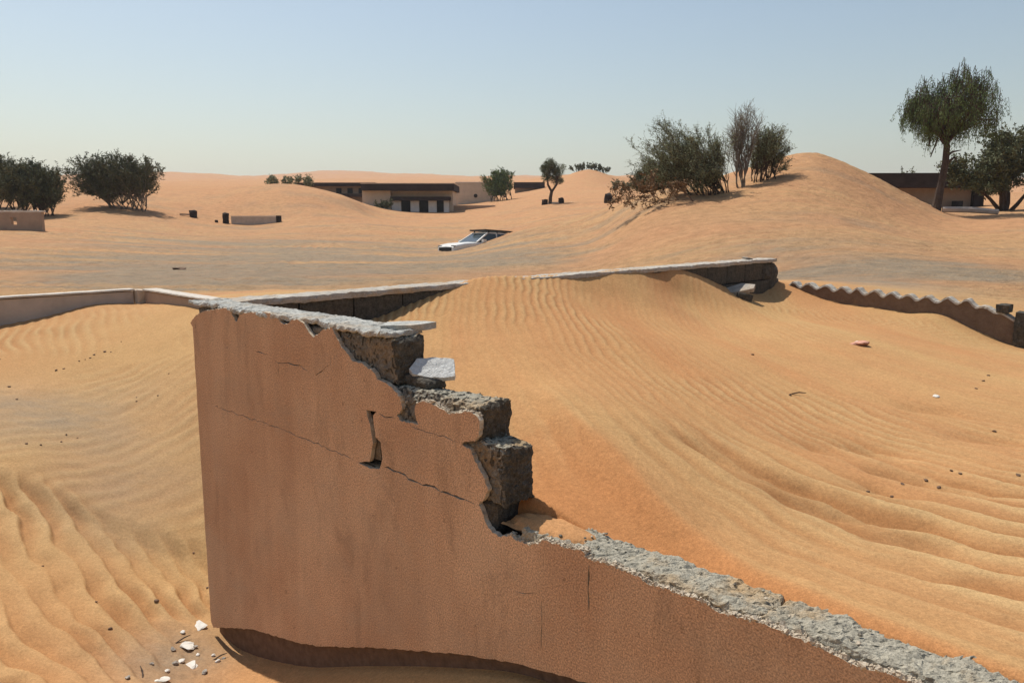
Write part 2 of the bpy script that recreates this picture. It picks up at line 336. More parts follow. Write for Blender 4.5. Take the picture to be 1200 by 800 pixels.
M_panel = flatm('white_panel', (.62, .60, .56), .08, 2)
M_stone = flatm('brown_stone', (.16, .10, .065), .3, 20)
M_flake = flatm('pale_flake', (.66, .62, .55), .15, 20)
M_brick = flatm('pink_brick', (.52, .27, .19), .25, 30)
M_carpaint = flatm('white_car_paint', (.66, .64, .59), .12, 3, .35, .5)
M_glass = flatm('dark_glass', (.05, .065, .07), .2, 3, .12, .6)
M_black = flatm('black_trim', (.02, .02, .02), .2, 5, .6)
M_lamp = flatm('grey_lamp', (.30, .31, .30), .1, 5, .2, .6)
M_rock = conc('asbestos_cement', (.22, .2, .17), (.36, .32, .27), (.52, .47, .40), .35, 9)
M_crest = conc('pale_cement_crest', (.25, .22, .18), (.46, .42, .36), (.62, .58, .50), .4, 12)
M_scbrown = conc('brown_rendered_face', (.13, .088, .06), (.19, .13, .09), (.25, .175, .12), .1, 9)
def b_leaf(c1, c2):
    def f(nt, b):
        n = N(nt); n.col(n.ramp(n.noise(1.3, 3, .6), (.3, c1), (.7, c2)), b)
    return f
M_leafdk = mat('dark_olive_foliage', b_leaf((.075, .088, .038), (.14, .14, .068)), .8)
M_leafgr = mat('green_foliage', b_leaf((.075, .12, .032), (.17, .22, .075)), .8)
M_leafgy = mat('grey_green_foliage', b_leaf((.16, .18, .09), (.29, .30, .17)), .8)
M_leafdry = mat('dry_foliage', b_leaf((.16, .095, .045), (.24, .15, .075)), .8)
M_bark = flatm('dark_bark', (.075, .052, .038), .35, 6)
M_barkgr = flatm('grey_bark', (.20, .16, .12), .3, 6)

# ------------------------------------------------------------------ helpers
def link(name, me, parent=None, loc=None):
    o = bpy.data.objects.new(name, me); COL.objects.link(o)
    if parent is not None: o.parent = parent
    if loc is not None: o.location = loc
    return o
def tag(o, label, cat, group=None):
    o['label'] = label; o['category'] = cat
    if group: o['group'] = group
    return o
def thing(name, label, cat, loc, rz=0, group=None):
    o = bpy.data.objects.new(name, None); COL.objects.link(o); o.empty_display_size = .3
    o.location = loc; o.rotation_euler = (0, 0, rz); return tag(o, label, cat, group)
def struct(o): o['kind'] = 'structure'; return o
class MB:
    def __init__(s): s.v = []; s.f = []; s.mi = []
    def add(s, vs, fs, mi=0):
        k = len(s.v); s.v += [tuple(v) for v in vs]; s.f += [tuple(i + k for i in f) for f in fs]; s.mi += [mi] * len(fs)
    def box(s, x0, x1, y0, y1, z0, z1, tf=None, mi=0):
        vs = [Vector((x, y, z)) for x in (x0, x1) for y in (y0, y1) for z in (z0, z1)]
        if tf: vs = [tf(v) for v in vs]
        s.add(vs, [(0, 1, 3, 2), (4, 6, 7, 5), (0, 4, 5, 1), (2, 3, 7, 6), (0, 2, 6, 4), (1, 5, 7, 3)], mi)
    def tube(s, pts, rad, n=5, cap=True):
        rings = []; prev = None
        for i, p in enumerate(pts):
            a = pts[max(i - 1, 0)]; b = pts[min(i + 1, len(pts) - 1)]; t = (b - a)
            t = t.normalized() if t.length > 1e-9 else Vector((0, 0, 1))
            if prev is None: u = t.orthogonal().normalized()
            else:
                u = prev - t * prev.dot(t); u = u.normalized() if u.length > 1e-6 else t.orthogonal().normalized()
            prev = u; w = t.cross(u); r = rad[i]
            rings.append([p + (u * math.cos(2 * math.pi * k / n) + w * math.sin(2 * math.pi * k / n)) * r for k in range(n)])
        k0 = len(s.v)
        for R in rings: s.v += [tuple(q) for q in R]
        for i in range(len(rings) - 1):
            for k in range(n):
                a = k0 + i * n + k; b = k0 + i * n + (k + 1) % n; s.f.append((a, b, b + n, a + n)); s.mi.append(0)
        if cap:
            s.f.append(tuple(k0 + (len(rings) - 1) * n + k for k in range(n))); s.mi.append(0)
            s.f.append(tuple(k0 + n - 1 - k for k in range(n))); s.mi.append(0)
    def build(s, name, mats, parent=None, loc=None, smooth=False):
        me = bpy.data.meshes.new(name); me.from_pydata(s.v, [], s.f); me.update()
        if not isinstance(mats, (list, tuple)): mats = [mats]
        for m in mats: me.materials.append(m)
        if len(mats) > 1: me.polygons.foreach_set('material_index', s.mi)
        if smooth: me.polygons.foreach_set('use_smooth', [True] * len(me.polygons))
        return link(name, me, parent, loc)
def gridbox(dx, dy, dz, step, amp, seed=0, bevel=.012, amp2=None, lump=.0):
    """a box of size dx, dy, dz centred at 0, subdivided, with rough broken faces"""
    bm = bmesh.new(); nx, ny, nz = (max(2, int(round(q / step))) for q in (dx, dy, dz))
    mp = {}
    def V(i, j, k):
        key = (i, j, k)
        if key not in mp: mp[key] = bm.verts.new(((i / nx - .5) * dx, (j / ny - .5) * dy, (k / nz - .5) * dz))
        return mp[key]
    for k in (0, nz):
        for i in range(nx):
            for j in range(ny):
                q = [V(i, j, k), V(i + 1, j, k), V(i + 1, j + 1, k), V(i, j + 1, k)]; bm.faces.new(q if k else q[::-1])
    for j in (0, ny):
        for i in range(nx):
            for k in range(nz):
                q = [V(i, j, k), V(i + 1, j, k), V(i + 1, j, k + 1), V(i, j, k + 1)]; bm.faces.new(q if j == 0 else q[::-1])
    for i in (0, nx):
        for j in range(ny):
            for k in range(nz):
                q = [V(i, j, k), V(i, j + 1, k), V(i, j + 1, k + 1), V(i, j, k + 1)]; bm.faces.new(q if i else q[::-1])
    so3 = Vector((seed * 7.31, seed * 3.17, seed * 1.73))
    for v in bm.verts:
        p = v.co.copy(); h = [dx / 2, dy / 2, dz / 2]
        e = sorted(h[a] - abs(p[a]) for a in range(3))
        if bevel > 0 and e[1] < bevel:          # round the edges off
            for a in range(3):
                if h[a] - abs(p[a]) < bevel: p[a] -= math.copysign((bevel - e[1]) * .35, p[a])
        n1 = noise.noise_vector(p * 9 + so3) * amp * .8 + noise.noise_vector(p * 38 + so3) * amp * .55 + noise.noise_vector(p * 95 + so3) * amp * .45
        if lump: n1 += noise.noise_vector(p * 3.5 + so3) * lump
        v.co = p + n1
    return bm
def bm_obj(name, bm, m, parent=None, loc=None, rot=None, smooth=False):
    if isinstance(m, tuple):      # crusted front; broken end darkened, its shade put into the colour
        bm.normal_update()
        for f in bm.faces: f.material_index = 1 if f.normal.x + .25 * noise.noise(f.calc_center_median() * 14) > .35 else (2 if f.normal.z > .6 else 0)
    me = bpy.data.meshes.new(name); bm.to_mesh(me); bm.free()
    for q_ in (m if isinstance(m, tuple) else (m,)): me.materials.append(q_)
    if smooth: me.polygons.foreach_set('use_smooth', [True] * len(me.polygons))
    o = link(name, me, parent, loc)
    if rot: o.rotation_euler = rot
    return o
WROT = math.atan2(D[1], D[0])              # local x runs along the wall (s), local y across it (off)

# ------------------------------------------------------------------ the sand: one sheet to the horizon
def make_sand():
    n1 = 1000; a1 = math.radians(42)
    az = np.concatenate([np.linspace(-math.pi, -a1, 70, endpoint=False), np.linspace(-a1, a1, n1), np.linspace(a1, math.pi, 70, endpoint=False)[1:]])
    lr = np.concatenate([np.linspace(math.log(.35), math.log(1.5), 24, endpoint=False), np.linspace(math.log(1.5), math.log(9), 330, endpoint=False),
                         np.linspace(math.log(9), math.log(60), 230, endpoint=False), np.linspace(math.log(60), math.log(2200), 170)])
    na, nr = len(az), len(lr)
    R, A = np.meshgrid(np.exp(lr), az, indexing='ij'); x = (R * np.sin(A)).ravel(); y = (R * np.cos(A)).ravel()
    z, tone, w, s, off, r = field(x, y)
    # colour fields (kinds of sand, not light)
    trough = field.trough.copy()
    nz = fbm(x * .5, y * .5, 71, 4); nz2 = fbm(x * .9 + 4, y * .9, 75, 4)
    ph = PH_IN(np.clip(x, -3, 5), np.clip(y, 1.5, 9)) + nz * 2
    streak = fbm(ph * .16, (x * .35 + y * .2), 77, 4)
    pale = np.clip(.30 + .7 * nz + 1.1 * streak * w + .25 * (1 - w) * (r < 12), 0, 1)
    px = np.where(y > .5, x / np.maximum(y, .5) * 941 + 600, -9999)
    def blob(cx, cy, sx, sy, rr=r): return np.exp(-(((px - cx) / sx) ** 2 + ((np.log(np.maximum(rr, 1)) - math.log(cy)) / sy) ** 2))
    grey = 1.5 * blob(330, 27, 260, .5) + 1.1 * blob(1020, 17, 170, .3) + .9 * blob(10, 8.2, 140, .09) + .45 * blob(120, 6.8, 120, .12) + .35 * blob(120, 20, 150, .3)
    stk = fbm(x * .22, y * .8, 79, 4); grey = grey * (1 - w) * (.9 + 1.3 * np.where(r > 12, stk, nz2 * .6)) + .35 * (1 - w) * sstep(.12, .45, stk) * sstep(12, 16, r) * (1 - sstep(60, 110, r))
    rub = np.exp(-((x + 2.0) ** 2 / .09 + (y - 4.35) ** 2 / .22)); grey = grey + .8 * rub
    orr = np.interp(s, [2.0, 2.26, 2.94, 3.52, 3.9, 5], [.95, .80, .50, .29, .24, .2]) + .04 * fbm(x * 1.1, y * 1.1, 3, 3)
    strip = .8 * sstep(.03, -.05, off - orr) * w * sstep(1.9, 2.7, s); pale = np.clip(pale + .5 * w * sstep(2, 2.6, s) * np.exp(-np.maximum(off - orr, 0) / .6) * (.5 + .8 * (streak > -.1)), 0, 1)
    red = np.clip(.85 * strip + .30 * np.exp(-((px - 640) / 150) ** 2) * w * sstep(3.6, 4.6, y) * sstep(7.5, 6, y) * (.7 + nz) + (1 - w) * .5 * np.clip(fbm(x * .12, y * .25, 83, 4) + .1, 0, 1) * sstep(14, 20, r), 0, 1)
    pale = pale * (1 - .9 * strip)
    pale = pale * (1 - .6 * np.exp(-(off - .5) ** 2 / .16) * w * (s > 2.2))
    verts = np.stack([x, y, z], 1)
    c = len(verts); verts = np.vstack([verts, [[0, 0, z[:na].mean()]]])
    i = np.arange(nr - 1)[:, None] * na; j = np.arange(na)[None, :]; jn = (j + 1) % na
    q = np.stack([i + j, i + na + j, i + na + jn, i + jn], -1).reshape(-1, 4)   # wound to face up
    tri = np.stack([np.full(na, c), np.arange(na), (np.arange(na) + 1) % na], 1)
    me = bpy.data.meshes.new('sand')
    me.vertices.add(len(verts)); me.vertices.foreach_set('co', verts.astype(np.float32).ravel())
    nl = q.size + tri.size; me.loops.add(nl); me.loops.foreach_set('vertex_index', np.concatenate([q.ravel(), tri.ravel()]).astype(np.int32))
    me.polygons.add(len(q) + len(tri))
    st = np.concatenate([np.arange(len(q)) * 4, q.size + np.arange(len(tri)) * 3]).astype(np.int32); me.polygons.foreach_set('loop_start', st)
    me.polygons.foreach_set('use_smooth', np.ones(len(q) + len(tri), bool))
    me.update(calc_edges=True); me.validate()
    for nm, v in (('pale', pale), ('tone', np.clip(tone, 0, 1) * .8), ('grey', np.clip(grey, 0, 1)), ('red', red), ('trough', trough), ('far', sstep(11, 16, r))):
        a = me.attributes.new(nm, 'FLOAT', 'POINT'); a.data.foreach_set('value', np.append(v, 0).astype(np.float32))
    me.materials.append(M_sand)
    return struct(link('sand', me))
make_sand()

# ------------------------------------------------------------------ the broken wall in front
wall = thing('broken_wall', 'tall broken block wall with brown plaster face stepping down to the right in front', 'wall', wp(0, 0, -1.9), WROT)
WZ = -1.9
def wloc(s, off, z): return Vector((s, off, z - WZ))
T = 0.022   # plaster thickness
def ragged(pts, step, amp, seed, closed=False):
    rnd = random.Random(seed); out = []
    n = len(pts)
    for i in range(n if closed else n - 1):
        a = pts[i]; b = pts[(i + 1) % n]; L = math.hypot(b[0] - a[0], b[1] - a[1]); k = max(1, int(L / step))
        for j in range(k):
            t = j / k; q = (a[0] + (b[0] - a[0]) * t, a[1] + (b[1] - a[1]) * t)
            if j: q = (q[0] + rnd.uniform(-amp, amp), q[1] + rnd.uniform(-amp, amp))
            out.append(q)
    if not closed: out.append(pts[-1])
    return out
TOPPX = [(223, 378), (228, 371), (237, 365), (252, 362), (263, 361), (270, 365), (277, 377), (281, 368), (292, 366), (310, 366), (320, 368), (331, 379), (336, 380), (341, 375), (348, 374), (356, 379),
         (361, 388), (367, 395), (373, 391), (380, 386), (389, 384), (394, 395), (400, 407), (408, 415), (412, 422), (422, 425), (430, 430), (439, 437), (442, 445), (450, 448), (460, 455), (470, 467), (471, 480),
         (465, 487), (468, 492), (476, 495), (490, 497), (486, 482), (487, 474), (495, 470), (505, 472), (517, 479), (527, 485), (540, 484), (550, 482), (557, 486), (562, 493), (561, 510), (556, 517), (545, 517),
         (541, 521), (550, 525), (555, 537), (565, 555), (572, 574), (567, 585), (561, 591), (565, 600), (569, 612), (577, 624), (587, 629), (599, 627), (602, 631), (610, 635), (620, 639), (631, 637), (636, 632), (650, 637),
         (665, 642), (682, 645), (689, 654), (710, 660), (732, 669), (747, 674), (760, 685), (780, 689), (797, 696), (815, 702), (825, 705), (840, 716), (867, 723), (900, 733), (933, 747), (960, 758), (977, 767), (1000, 778),
         (1020, 785), (1040, 789), (1067, 799), (1110, 818), (1200, 858), (1350, 930), (1600, 1050)]
top_sz = ragged([face(*p) for p in TOPPX], .011, .0042, 4)
s_end = top_sz[-1][0]
outer = ragged([face(*p) for p in ((1600, 1300), (900, 880), (700, 803), (600, 776), (538, 766), (446, 759), (380, 757), (353, 754), (330, 747), (300, 738), (272, 735), (250, 735))], .03, .004, 31) + [(-.068 + random.Random(k).uniform(-.003, .003), -2.58 + k * .08) for k in range(25)] + top_sz
def fz(*pp): return [face(*p) for p in pp]
holes = [ragged(fz((429, 480), (434, 481), (441, 482), (437, 487), (440, 512), (446, 518), (448, 537), (445, 549), (434, 549), (418, 541), (433, 541), (437, 520), (434, 500)), .02, .002, 9, True)]
def crack(pts, w, seed, wob=.006):
    rnd = random.Random(seed); P = ragged(fz(*pts), .025, wob, seed); up, dn = [], []
    for i, p in enumerate(P):
        k = w * (rnd.uniform(.35, 1.3)) * (0.25 if i in (0, len(P) - 1) else 1); up.append((p[0], p[1] + k)); dn.append((p[0] + .0006, p[1] - k))
    return up + dn[::-1]
def vcrack(pts, w, seed):
    rnd = random.Random(seed); P = ragged(fz(*pts), .025, .003, seed); L, R_ = [], []
    for i, p in enumerate(P):
        k = w * rnd.uniform(.3, 1.3) * (.25 if i in (0, len(P) - 1) else 1); L.append((p[0] - k, p[1])); R_.append((p[0] + k, p[1]))
    return L + R_[::-1]
holes += [crack([(451, 547), (470, 554), (484, 563), (500, 568), (520, 576), (545, 585), (556, 590)], 0.0044, 1),
          crack([(252, 476), (290, 489), (330, 503), (370, 519), (414, 538)], 0.0019, 2),
          crack([(444, 484), (452, 489), (462, 489)], 0.0029, 3), crack([(320, 419), (324, 424), (340, 426), (352, 428), (360, 434)], 0.0027, 4),
          vcrack([(326, 426), (326, 442)], 0.0024, 5), crack([(370, 440), (380, 432), (386, 428)], 0.0024, 6), vcrack([(388, 415), (387, 424), (388, 430)], 0.0031, 7),
          vcrack([(690, 662), (690, 675), (689, 690), (690, 705), (690, 716)], 0.0037, 8), crack([(603, 692), (613, 695), (628, 694)], 0.0020, 9), vcrack([(634, 702), (635, 722), (634, 745), (634, 762)], 0.0017, 10),
          crack([(480, 499), (500, 506), (525, 513), (538, 518)], 0.0017, 11), crack([(300, 412), (306, 413), (314, 415)], 0.0026, 12)]
mb = MB(); polys = [outer] + holes
tri = tessellate_polygon([[Vector((a, b, 0)) for a, b in P] for P in polys])
flat = [q for P in polys for q in P]
mb.add([(a, 0, b - WZ) for a, b in flat], [t for t in tri])
k0 = 0
for P in polys:     # rims
    n = len(P); rnd = random.Random(n)
    for i in range(n):
        a, b = P[i], P[(i + 1) % n]
        mb.add([(a[0], 0, a[1] - WZ), (b[0], 0, b[1] - WZ), (b[0], T, b[1] - WZ + .002), (a[0], T, a[1] - WZ + .002)], [(0, 1, 2, 3)], 1)
pl = mb.build('plaster', [M_plaster, M_rim], wall)
bm = bmesh.new(); bm.from_mesh(pl.data); bmesh.ops.remove_doubles(bm, verts=bm.verts, dist=1e-5)
for f in bm.faces:
    if f.material_index == 0 and f.normal.y > 0: f.normal_flip()
bm.to_mesh(pl.data); bm.free()
# ragged pale lip standing a little proud along the broken top of the plaster
def lip(path, seed, w=.010):
    rnd = random.Random(seed); m = MB(); P = [Vector((a, T * .45, b - WZ)) for a, b in path]
    m.tube(P, [w * (.45 + .9 * abs(noise.noise(Vector((p.x * 30, seed, p.z * 30))))) for p in P], 5); return m
def crumbs(path, seed, n, name='plaster_crumbs'):
    rnd = random.Random(seed); m = MB(); segs = [(a, b) for a, b in zip(path, path[1:])]
    for _ in range(n):
        a, b = segs[rnd.randrange(len(segs))]; t = rnd.random(); q = rnd.uniform(.002, .0075) * (1 if rnd.random() < .9 else 1.7)
        c = Vector((a[0] + (b[0] - a[0]) * t, T * rnd.uniform(.1, 1.4), a[1] + (b[1] - a[1]) * t + q * .3 - WZ))
        RM = Matrix.Rotation(rnd.uniform(0, 6.28), 3, Vector((rnd.gauss(0, 1), rnd.gauss(0, 1), rnd.gauss(0, 1))).normalized()); o8 = [RM @ Vector((x * rnd.uniform(.3, 1.1), y * rnd.uniform(.3, 1.1), z * rnd.uniform(.3, .9))) * q + c for x in (-1, 1) for y in (-1, 1) for z in (-1, 1)]
        m.add(o8, [(0, 1, 3, 2), (4, 6, 7, 5), (0, 4, 5, 1), (2, 3, 7, 6), (0, 2, 6, 4), (1, 5, 7, 3)])
    o = m.build(name, M_rim, wall); o['kind'] = 'stuff'
crumbs([q for q in top_sz if 2.62 < q[0] < 4.6], 3, 1500)
crumbs([q for q in top_sz if 1.95 < q[0] < 2.46 and q[1] > -.80], 5, 160)
# core behind the plaster below the broken courses
def course(s0, s1, z0, z1, seed, m=None, step=.022, L=.42, gap=.009, amp=.007, y0=T + .004, y1=.2, lump=.0, bev=.02):
    n = max(1, round((s1 - s0) / L)); l = (s1 - s0) / n
    for k in range(n):
        bm = gridbox(l - gap, y1 - y0, z1 - z0 - .006, step, amp, seed + k, bevel=bev, lump=lump)
        bm_obj('block', bm, m or M_block, wall, wloc(s0 + l * (k + .5), (y0 + y1) / 2, (z0 + z1) / 2))
course(-.05, 1.475, -.725, -.525, 10, M_block, L=.45, lump=.006)
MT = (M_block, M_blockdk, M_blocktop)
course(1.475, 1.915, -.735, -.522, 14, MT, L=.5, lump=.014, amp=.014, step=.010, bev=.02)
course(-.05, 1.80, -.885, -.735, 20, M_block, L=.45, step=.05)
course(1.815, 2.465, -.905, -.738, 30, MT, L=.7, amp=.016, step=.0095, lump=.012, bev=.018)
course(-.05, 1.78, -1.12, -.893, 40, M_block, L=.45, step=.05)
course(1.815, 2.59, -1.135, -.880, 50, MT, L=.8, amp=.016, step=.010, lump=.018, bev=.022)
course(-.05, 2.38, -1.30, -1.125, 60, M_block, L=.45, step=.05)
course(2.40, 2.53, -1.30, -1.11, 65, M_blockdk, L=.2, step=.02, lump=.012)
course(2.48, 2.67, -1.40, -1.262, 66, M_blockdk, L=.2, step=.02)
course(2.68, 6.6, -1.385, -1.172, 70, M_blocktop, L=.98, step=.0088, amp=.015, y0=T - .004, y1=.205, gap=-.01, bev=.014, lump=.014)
mb = MB(); mb.box(-.045, 6.6, T + .012, .185, -1.7 - WZ, -1.405 - WZ); mb.build('core', M_block, wall)
mb = MB(); mb.box(-.064, 6.6, T + .03, .19, -3.1 - WZ, -1.703 - WZ); mb.build('foot_shade_band', M_stone, wall)  # recessed band added in dark brown to stand in for the foot shadow
# white cement capping on the upper part
bm = gridbox(1.97, .205, .026, .011, .011, 91, bevel=.008, lump=.008)
for v in bm.verts:
    u = v.co.x
    if v.co.y < -.08: v.co.y += .014 * noise.noise(Vector((u * 9, 4.4, 1))) + .012 * noise.noise(Vector((u * 27, 1.4, 1))); v.co.z += .014 * noise.noise(Vector((u * 14, 7.7, 2)))
    if v.co.x > .9: v.co.x += .02 * noise.noise(Vector((v.co.y * 18, 2, 5))) - .01
bm_obj('capping', bm, M_cement, wall, wloc(.905, .106, -.512))
# mortar bed crumbs on the low top, larger pits as dark stones set in
rnd = random.Random(8)
for k in range(46):
    s_ = rnd.uniform(2.75, 5.0); o_ = rnd.uniform(.03, .19); q = rnd.uniform(.003, .008)
    bm = bmesh.new(); bmesh.ops.create_icosphere(bm, subdivisions=1, radius=q)
    for v in bm.verts: v.co += noise.noise_vector(v.co * 80 + Vector((k, 0, 0))) * q * .5; v.co.z *= .7
    bm_obj('gravel_stone', bm, rnd.choice([M_blocktop, M_rim, M_block]), wall, wloc(s_, o_, -1.172 + .006))
# sand blown over the start of the low top
def mound(cx, cy, sx, sy, h, z0, n=26):
    m = MB()
    for i in range(n + 1):
        for j in range(n + 1):
            u = i / n * 2 - 1; v = j / n * 2 - 1; rr = math.hypot(u, v)
            hh = h * max(0, 1 - rr ** 2) ** .8 + .008 * noise.noise(Vector((u * 4, v * 4, 1)))
            m.v.append((cx + u * sx, cy + v * sy, z0 + hh - .012 * (rr > .98)))
    for i in range(n):
        for j in range(n):
            a = i * (n + 1) + j; m.f.append((a, a + n + 1, a + n + 2, a + 1)); m.mi.append(0)
    return m
o = mound(2.76, .115, .2, .088, .024, -1.18 - WZ).build('sand_drift', M_sand, wall, smooth=True); o['kind'] = 'stuff'

def chunk(name, pts, th, m, label, cat, loc, rot, group=None, seed=0, step=.02, amp=.003):
    """flat broken piece from an outline, real thickness"""
    P = ragged(pts, step, amp, seed, True); mb = MB(); n = len(P)
    r2 = random.Random(seed)
    mb.v = [(a, b, th / 2) for a, b in P] + [(a * 1.0 + r2.uniform(-.004, .004), b + r2.uniform(-.004, .004), -th / 2) for a, b in P]
    t = tessellate_polygon([[Vector((a, b, 0)) for a, b in P]])
    for f in t:
        mb.f.append(tuple(f)); mb.f.append(tuple(i + n for i in f[::-1]))
    for i in range(n): mb.f.append((i, i + n, (i + 1) % n + n, (i + 1) % n))
    mb.mi = [0] * len(mb.f); o = mb.build(name, m, None, loc); o.rotation_euler = rot
    bm = bmesh.new(); bm.from_mesh(o.data); bmesh.ops.recalc_face_normals(bm, faces=bm.faces); bm.to_mesh(o.data); bm.free()
    return tag(o, label, cat, group)
_s, _z = face(508, 432, .165); p = wp(_s, .165, _z)
bm = gridbox(.17, .12, .05, .012, .010, 41, bevel=.015, lump=.01); bm_obj('mortar_lump', bm, M_blockdk, wall, wloc(_s - .02, .13, -.722))
chunk('cement_slab_piece', [(-.105, -.02), (-.085, -.05), (-.02, -.062), (.06, -.06), (.10, -.045), (.095, .0), (.085, .055), (0, .06), (-.08, .045)], .026, M_slab,
      'flat white slab fragment lying on the step of the broken brown wall', 'rubble', p, (math.radians(36), math.radians(3), math.radians(-3)), seed=3)
p = wp(1.815, .19, -.493)
chunk('cement_slab_piece', [(-.13, -.05), (.02, -.06), (.09, -.02), (.12, .012), (.06, .04), (-.05, .05), (-.13, .04)], .03, M_cement,
      'grey flake sticking out past the upper end of the broken brown wall capping', 'rubble', p, (math.radians(4), math.radians(-3), WROT + .55), seed=5)

# ------------------------------------------------------------------ back wall of the courtyard
bw = thing('courtyard_back_wall', 'long half buried block wall with pale top behind the rippled inner sand', 'wall', wp(0, 0, -1), math.atan2(U2[1], U2[0]))
BL = 7.40
def bwl(m_, name, x0, x1, y0, y1, z0, z1, step, amp, mm, **kw):
    bm = gridbox(x1 - x0, y1 - y0, z1 - z0, step, amp, m_, **kw); return bm_obj(name, bm, mm, bw, Vector(((x0 + x1) / 2, (y0 + y1) / 2, (z0 + z1) / 2 + 1)))
# local x runs along U2 (away, right); local y points to -s side? (rotate by +90): y axis = (-U2.y, U2.x) = U1
nb = 17; bl_ = (BL - .2) / nb
for r_ in range(3):
    zt = -.54 - r_ * .215
    for k in range(nb):
        x0 = .205 + k * bl_ + (bl_ / 2 if r_ % 2 else 0); x1 = min(x0 + bl_ - .006, BL + (-.04, .12, .05)[r_])
        if x1 - x0 < .05: continue
        last = k == nb - 1
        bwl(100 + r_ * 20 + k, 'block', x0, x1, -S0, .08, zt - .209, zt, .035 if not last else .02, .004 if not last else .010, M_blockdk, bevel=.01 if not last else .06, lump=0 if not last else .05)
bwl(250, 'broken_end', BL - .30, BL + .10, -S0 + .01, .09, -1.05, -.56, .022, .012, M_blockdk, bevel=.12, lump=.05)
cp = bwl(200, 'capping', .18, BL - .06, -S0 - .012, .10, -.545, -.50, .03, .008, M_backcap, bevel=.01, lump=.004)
bm = gridbox(.20, .09, .02, .02, .004, 5); bm_obj('capping_fragment', bm, M_rock, bw, Vector((BL - .62, -.02, 1 - .485)), (0.05, .12, .2))
p = at(866, 347, 8.9)
# broken slab on the inner sand
px_ = on_ground(866, 9.0)
chunk('cement_slab_piece', [(-.19, -.05), (-.05, -.10), (.14, -.11), (.21, -.02), (.10, .10), (-.12, .07)], .045, M_rock,
      'grey broken slab tilted out of the inner sand below the back wall end', 'rubble', px_ + Vector((0, 0, .05)), (math.radians(14), math.radians(-12), .2), seed=12)
bm = gridbox(.20, .05, .12, .03, .006, 6); q = on_ground(873, 8.9)
tag(bm_obj('concrete_lump', bm, M_blockdk, None, q + Vector((.01, 0, .0)), (0.1, .2, .35)), 'dark lump wedged under the tilted grey slab on the inner sand', 'rubble')

# ------------------------------------------------------------------ scalloped wall on the right
Y0 = on_line(922, so2, D); Y1 = on_line(1192, so2, D)
pa = at(922, 331, Y0); pb = at(1192, 374, Y1); L_sc = (pb.xy - pa.xy).length
sc = thing('scalloped_wall', 'low brown courtyard wall with wavy zigzag top sinking into sand at right', 'wall', pa, WROT)
PROFILE = [(922, 331), (950, 333), (985, 337), (1020, 341), (1060, 345), (1095, 349), (1130, 351), (1160, 359), (1192, 372)]
prof = []
for px, py in PROFILE:
    Y = on_line(px, so2, D); q = at(px, py, Y); prof.append(((q.xy - pa.xy).length, q.z - pa.z))
def ztop(x): return float(np.interp(x, [a for a, _ in prof], [b for _, b in prof]))
NT = 13; n = NT * 10; TH_ = .13
line = []
for i in range(n + 1):
    x = L_sc * i / n; ph = (i / 10 + .18 * noise.noise(Vector((i * .045, 7, 1)))) % 1; tooth = .5 - .5 * math.cos(2 * math.pi * ph)
    amp = (.055 + .03 * noise.noise(Vector((x * 4, 3, 0)))) if x < L_sc * .86 else .02
    line.append((x, ztop(x) - .03 + amp * (tooth - .3) + .006 * noise.noise(Vector((x * 30, 0, 3)))))
mb = MB()
for i, (x, z) in enumerate(line): mb.v += [(x, 0, z - .013), (x, 0, -1.2), (x, TH_, z - .013), (x, TH_, -1.2)]
for i in range(n):
    a = i * 4; b = a + 4; mb.f += [(a, a + 1, b + 1, b), (a + 2, b + 2, b + 3, a + 3), (a, b, b + 2, a + 2)]
mb.f += [(0, 2, 3, 1), (n * 4, n * 4 + 1, n * 4 + 3, n * 4 + 2)]; mb.mi = [0] * len(mb.f)
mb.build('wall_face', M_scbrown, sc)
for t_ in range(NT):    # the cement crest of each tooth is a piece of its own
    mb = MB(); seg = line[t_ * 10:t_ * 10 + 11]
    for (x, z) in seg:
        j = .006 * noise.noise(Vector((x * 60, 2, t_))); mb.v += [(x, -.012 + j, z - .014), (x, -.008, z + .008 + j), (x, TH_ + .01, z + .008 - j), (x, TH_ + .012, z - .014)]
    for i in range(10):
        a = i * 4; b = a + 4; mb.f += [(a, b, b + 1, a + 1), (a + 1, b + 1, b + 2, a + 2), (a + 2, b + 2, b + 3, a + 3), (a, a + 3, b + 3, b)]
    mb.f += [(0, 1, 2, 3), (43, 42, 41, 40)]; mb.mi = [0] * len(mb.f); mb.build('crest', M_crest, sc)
bm = gridbox(.13, .19, .62, .04, .012, 55); bm_obj('end_block', bm, M_blockdk, sc, Vector((L_sc + .05, .06, ztop(L_sc) - .25)))
bm = gridbox(.12, .2, .09, .03, .012, 56); bm_obj('end_block', bm, M_blockdk, sc, Vector((L_sc - .13, .07, ztop(L_sc - .13) + .035)))

# ------------------------------------------------------------------ white compound wall on the left
ww = thing('white_wall', 'pale painted low wall with a corner behind the sand at far left', 'wall', Vector((K0.x, K0.y, -1.0)), WROT)
def wpart(x0, x1, y0, y1, z0, z1, nm, mm, seed, step=.12, amp=.004, **kw):
    bm = gridbox(x1 - x0, y1 - y0, z1 - z0, step, amp, seed, **kw); return bm_obj(nm, bm, mm, ww, Vector(((x0 + x1) / 2, (y0 + y1) / 2, (z0 + z1) / 2 + 1)))
# local x along D (to the near right), local y along U2
ztp = K0.z
wpart(.10, 4.6, .0, .16, -2.3, ztp - .03, 'wall_panel', M_wallbrown, 1)
wpart(.09, 4.62, -.02, .18, ztp - .027, ztp + .005, 'coping', M_white, 2, step=.06)
wpart(-.16, 0, -9, -.1, -2.8, ztp - .03, 'wall_panel', M_greywall, 3, step=.2)
wpart(-.18, .02, -9, -.09, ztp - .027, ztp + .005, 'coping', M_white, 4, step=.08)
wpart(-.10, .085, -.085, .12, -2.5, ztp - .012, 'corner_post', M_tanwall, 5, step=.03, amp=.012)

